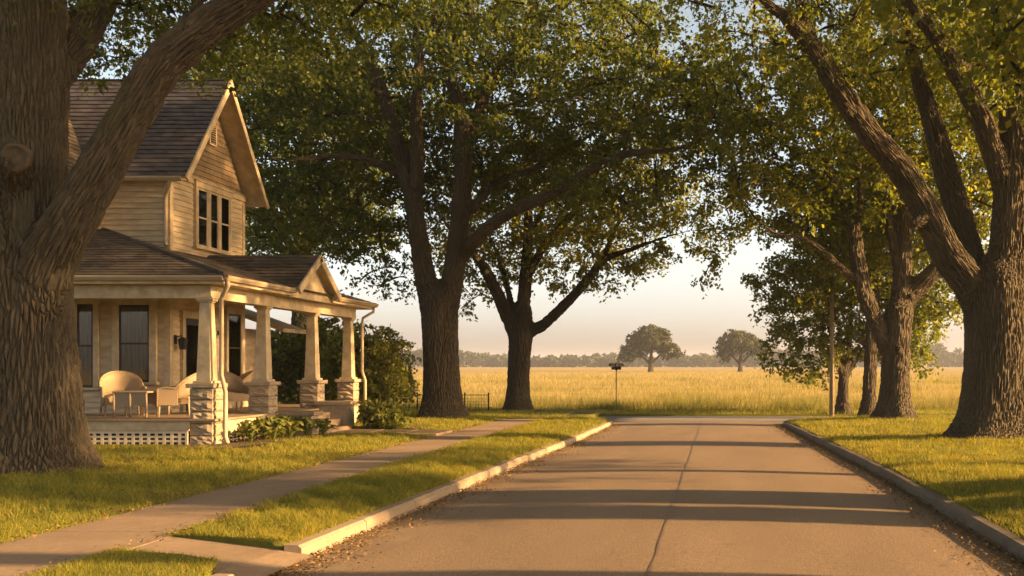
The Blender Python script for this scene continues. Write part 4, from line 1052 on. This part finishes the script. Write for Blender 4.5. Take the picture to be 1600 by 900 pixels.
# rear wing with a lean-to roof
rw = MB().box(-17, -12.95, 26.4, 27.5, 0, 2.7); rw.courses((-12.95, 26.4, .3), (0,1,0), (0,0,1), (1,0,0), lambda v: (0, 1.1), 2.4, .115, .018)
rw.courses((-17, 26.4, .3), (1,0,0), (0,0,1), (0,-1,0), lambda v: (0, 4.05), 2.4, .115, .018)
rw.build('rear_wall', M['siding'], H)
MB().prism([(-11.65,26.2,2.58),(-11.65,26.2,2.68),(-15.2,26.2,3.95),(-15.2,26.2,3.85)], (0,1.6,0)).build('rear_roof', M['trim'], H)
MB().box(-13.05, -12.92, 26.38, 26.5, 0, 2.69).build('rear_corner_trim', M['trim'], H)

# ------------------------------------------------------------------ wicker furniture (made at the origin, seat facing -Y)
def wicker_chair(label, loc, rz, src=None):
    if src is None:
        r = empty('wicker_chair', (0,0,0), label, 'chair', 'wicker chairs on the porch')
        MB().box(-.27,.27,-.30,.24,.36,.42).build('seat', M['wicker'], r, bevel=.02)
        b = MB(); n = 18; vs = []
        for t_ in (0, .035):
            for k in range(n+1):
                a = math.pi*k/n; cx, cy = .36*math.cos(a), .02+.34*math.sin(a)*.95; top = .60+.34*max(0, math.sin(a))**.75
                nx, ny = math.cos(a), math.sin(a)
                for z in (.30, .5, .7, .85, 1.0):
                    zz = .26+(top-.26)*z; lean = .16*max(0, zz-.45)
                    vs.append((cx*(1+.1*z) - nx*t_, cy + lean*ny - ny*t_, zz))
        m = 5; off = (n+1)*m; fs = []
        for k in range(n):
            for j in range(m-1):
                a = k*m+j; fs += [(a, a+m, a+m+1, a+1), (off+a, off+a+1, off+a+m+1, off+a+m)]
            fs += [(k*m+m-1, (k+1)*m+m-1, off+(k+1)*m+m-1, off+k*m+m-1), (k*m, off+k*m, off+(k+1)*m, (k+1)*m)]
        for k in (0, n): fs += [(k*m+j, k*m+j+1, off+k*m+j+1, off+k*m+j) for j in range(m-1)]
        b.add(vs, fs); bk = b.build('backrest', M['wicker'], r, True)
        pts = [(math.cos(a)*.40, .02+.325*math.sin(a)+.16*(.15+.42*math.sin(a))*math.sin(a),   .60+.34*max(0, math.sin(a))**.75) for a in np.linspace(0, math.pi, 20)]
        MB().tube([(.40,-.34,.22),(.40,-.33,.58),(.40,-.2,.61)] + pts + [(-.40,-.2,.61),(-.40,-.33,.58),(-.40,-.34,.22)], .024, 8).build('frame', M['wicker'], r, True)
        for sx in (-1, 1):
            MB().add([(sx*.395,-.31,.24),(sx*.395,.05,.24),(sx*.395,.05,.59),(sx*.395,-.31,.57),(sx*.37,-.31,.24),(sx*.37,.05,.24),(sx*.37,.05,.59),(sx*.37,-.31,.57)],
                [(0,1,2,3),(7,6,5,4),(0,4,5,1),(2,6,7,3),(0,3,7,4),(1,5,6,2)]).build('arm_panel', M['wicker'], r)
            for sy, yy in ((-1,-.32),(1,.26)): MB().tube([(sx*.34,yy*.95,.36),(sx*.36,yy,0)], [.026,.02], 8).build('leg', M['wicker'], r, True)
        MB().box(-.36,.36,-.335,-.315,.24,.40).build('front_apron', M['wicker'], r)
    else:
        r = copy_tree(src); r['label'] = label
    r.location = loc; r.rotation_euler = (0,0,rz); return r
bpy.context.view_layer.update()
ch = wicker_chair('wicker armchair in front of the wide porch window', (-12.72, 20.75, FL), R(40))
wicker_chair('wicker armchair just left of the corner column, its back to the road', (-11.35, 20.55, FL), R(-75), ch)
wicker_chair('wicker armchair on the side porch, nearer of the pair left of the second column', (-11.38, 22.65, FL), R(55), ch)
wicker_chair('wicker armchair on the side porch, half hidden by the second column', (-11.78, 23.75, FL), R(-50), ch)
wt = empty('wicker_table', (-12.0, 20.05, FL), 'low wicker table with arched front panels beside the armchair', 'table')
o = np.array([-12.0, 20.05, FL])
MB().box(o[0]-.36,o[0]+.36,o[1]-.22,o[1]+.22,o[2]+.50,o[2]+.54).build('table_top', M['wicker'], wt, bevel=.012)
for sx in (-1, 0, 1):
    for sy in (-1, 1): MB().tube([(o[0]+sx*.335,o[1]+sy*.2,o[2]),(o[0]+sx*.335,o[1]+sy*.2,o[2]+.5)], .022, 8).build('leg', M['wicker'], wt, True)
for cx in (-.168, .168):
    n = 10
    for sy in (-.2, .2):
        pn = MB()
        top = [(o[0]+cx-.145+.29*k/n, o[1]+sy, o[2]+.5) for k in range(n+1)]
        low = [(o[0]+cx-.145+.29*k/n, o[1]+sy, o[2]+.19+.07*math.sin(math.pi*k/n)) for k in range(n+1)]
        pn.prism(low + top[::-1], (0,.018,0)).build('apron_panel', M['wicker'], wt)

# ------------------------------------------------------------------ hostas
def hosta(loc, s, rz, label, src=None):
    if src is None:
        r = empty('hosta_plant', (0,0,0), label, 'plant', 'leafy plants in the bed by the porch'); V, Fc = [], []
        rg = random.Random(9)
        for k in range(46):
            a = rg.uniform(0, 6.28); reach = rg.uniform(.12, .42); h = rg.uniform(.16, .38)*(1.25-reach); w = rg.uniform(.045, .075)
            d = np.array([math.cos(a), math.sin(a), 0]); sdv = np.array([-d[1], d[0], 0]); base = len(V)
            for t_, ww in ((0,.06),(.35,.25),(.55,1),(.75,.95),(.9,.5),(1.0,.03)):
                c = d*reach*t_ + np.array([0,0, h*1.5*math.sin(min(1,t_*1.05)*2.2)*.75])
                V += [c - sdv*w*ww + np.array([0,0,.018*ww]), c, c + sdv*w*ww + np.array([0,0,.018*ww])]
            for j in range(5):
                q = base + j*3; Fc += [(q, q+1, q+4, q+3), (q+1, q+2, q+5, q+4)]
        npmesh('foliage', np.array(V), np.array(Fc), M['hosta'], r, True)
    else: r = copy_tree(src); r['label'] = label
    r.location = loc; r.rotation_euler = (0,0,rz); r.scale = (s,s,s); return r
hs = hosta((-9.45, 19.75, .06), 1.0, 0, 'hosta closest to the corner pier, at the left end of the bed')
for (x, y, s, rz, lb) in ((-9.15,20.1,1.15,1.2,'hosta at the front edge of the bed, second from its left end'),(-9.5,20.45,1.2,2.4,'hosta tucked against the lattice behind the front ones'),
    (-9.1,20.75,1.1,4.1,'hosta in the middle of the bed by the porch'),(-9.45,21.2,1.2,.6,'hosta in front of the second stone pier'),(-9.05,21.5,1.1,5.2,'hosta right of the middle of the bed, near the low stone wall'),
    (-8.85,21.95,.9,3.2,'hosta at the right end of the bed beside the steps')):
    hosta((x, y, .06), s, rz, lb, hs)

# ------------------------------------------------------------------ pole, sign, fence
up = empty('utility_pole', (4.17, 33.0, 0), 'slim weathered wooden utility pole at the right corner of the junction', 'pole')
MB().tube([(4.17,33.0,-.3),(4.18,33.0,4),(4.17,33.0,8.3)], [.085,.075,.06], 12).build('post', M['pole_wood'], up, True)
MB().bar((3.5,33.08,7.7),(4.85,33.08,7.7), .09, .11).build('crossarm', M['pole_wood'], up)
sg = P(963, 640, 36.9); sx = sg[0]
ss = empty('street_sign', (sx, 36.9, 0), 'street sign with crossed dark blades on a thin post at the edge of the field', 'sign')
MB().tube([(sx,36.9,-.2),(sx,36.9,1.52)], .024, 10).build('post', M['pole_wood'], ss, True)
MB().tube([(sx,36.9,1.50),(sx,36.9,1.53),(sx,36.9,1.78),(sx,36.9,1.84)], [.03,.04,.035,.012], 8).build('bracket', M['sign_dark'], ss)
for z0, z1, aa, hl in ((1.665, 1.785, .35, .27), (1.535, 1.66, -.75, .25)):
    c_, s_ = math.cos(aa), math.sin(aa)
    pr_ = [(u, z) for u, z in ((-hl,z0),(hl,z0),(hl+.025,z0+.03),(hl+.025,z1-.03),(hl,z1),(-hl,z1),(-hl-.025,z1-.03),(-hl-.025,z0+.03))]
    MB().prism([(sx+u*c_+.012*s_, 36.9+u*s_-.012*c_, z) for u, z in pr_], (-.024*s_, .024*c_, 0)).build('sign_blade', M['sign_dark'], ss)
fe = empty('metal_fence', (-10, 34.4, 0), 'low dark metal fence behind the forked tree at the lawn edge', 'fence')
fp = [(-12.4,34.6)] + [(-11.6+.92*k, 34.6-.02*k) for k in range(5)]
xs = np.arange(-12.2, -7.9, .85)
for x in xs: MB().box(x-.022, x+.022, 34.38, 34.42, -.1, .72).build('post', M['iron'], fe)
mb = MB().box(-12.2, -7.95, 34.392, 34.408, .62, .645).box(-12.2, -7.95, 34.392, 34.408, .08, .10)
mb.build('rail', M['iron'], fe)
mb = MB()
for x in np.arange(-12.2, -7.95, .10): mb.box(x-.004, x+.004, 34.396, 34.404, .10, .62)
for z in np.arange(.2, .6, .1): mb.box(-12.2, -7.95, 34.395, 34.4045, z-.003, z+.003)
mb.build('wire_mesh', M['iron'], fe)

# ------------------------------------------------------------------ light, sky, air, camera
SUN_EL, SUN_AZ = 17.0, math.degrees(math.atan2(1.0, -.07))     # azimuth clockwise from +Y: light comes from the right, a touch behind us
w = bpy.data.worlds.new('World'); S.world = w; w.use_nodes = True
nt = w.node_tree; bg = nt.nodes['Background']
sky = nt.nodes.new('ShaderNodeTexSky'); sky.sky_type = 'NISHITA'; sky.sun_disc = False
sky.sun_elevation = R(SUN_EL); sky.sun_rotation = R(SUN_AZ); sky.air_density = 1.0; sky.dust_density = 3.0; sky.ozone_density = 1.0
tint = mixc(nt, 1.0, sky.outputs[0], (1.08, .99, .915), 'MULTIPLY')
dirz = nt.nodes.new('ShaderNodeSeparateXYZ'); nt.links.new(nt.nodes.new('ShaderNodeTexCoord').outputs['Generated'], dirz.inputs[0])
tint = mixc(nt, 1.0, tint, ramp(nt, dirz.outputs[2], [(.0, (.43,.475,.78)), (.045, (.58,.605,.81)), (.12, (.68,.64,.65)), (.35, (.62,.55,.47)), (.8, (.25,.205,.15))]), 'MULTIPLY')   # milky band of haze low down
nt.links.new(tint, bg.inputs[0]); bg.inputs[1].default_value = .15
sl_ = bpy.data.lights.new('sun', 'SUN'); sl_.energy = 5.0; sl_.angle = R(1.0); sl_.color = (1.0, .60, .26)
so = bpy.data.objects.new('sun', sl_); COL.objects.link(so)
az = R(SUN_AZ); d = Vector((math.sin(az)*math.cos(R(SUN_EL)), math.cos(az)*math.cos(R(SUN_EL)), math.sin(R(SUN_EL))))
so.rotation_euler = d.to_track_quat('Z', 'Y').to_euler(); so.location = (30, 10, 20)

HAZE = True
if HAZE:
    hb = MB().box(-2600, 2600, -450, 3100, -1.5, 32)
    hm = bpy.data.materials.new('haze_air'); hm.use_nodes = True; n_ = hm.node_tree
    n_.nodes.remove(n_.nodes['Principled BSDF'])
    pv = n_.nodes.new('ShaderNodeVolumePrincipled'); pv.inputs['Color'].default_value = (.88,.93,1.0,1); pv.inputs['Density'].default_value = .00033
    pv.inputs['Anisotropy'].default_value = .2
    n_.links.new(pv.outputs[0], n_.nodes['Material Output'].inputs['Volume'])
    hz = hb.build('haze', hm); tag(hz, 'thin golden haze in the air over the field', 'haze', None, 'stuff')

cam = bpy.data.cameras.new('camera'); co_ = bpy.data.objects.new('camera', cam); COL.objects.link(co_)
cam.sensor_width = 36; cam.lens = F/1600*36; cam.shift_x = -(CX-800)/1600; cam.shift_y = (HY-450)/1600
cam.clip_start = .05; cam.clip_end = 6000
co_.location = (0, 0, EYE); co_.rotation_euler = (R(90), 0, 0); S.camera = co_
S.render.engine = 'CYCLES'; S.cycles.use_denoising = True
S.cycles.max_bounces = 8; S.cycles.diffuse_bounces = 4; S.cycles.transmission_bounces = 6; S.cycles.transparent_max_bounces = 8; S.cycles.volume_bounces = 0
S.view_settings.view_transform = 'Standard'; S.view_settings.look = 'None'; S.view_settings.gamma = 1; S.view_settings.exposure = 2.04
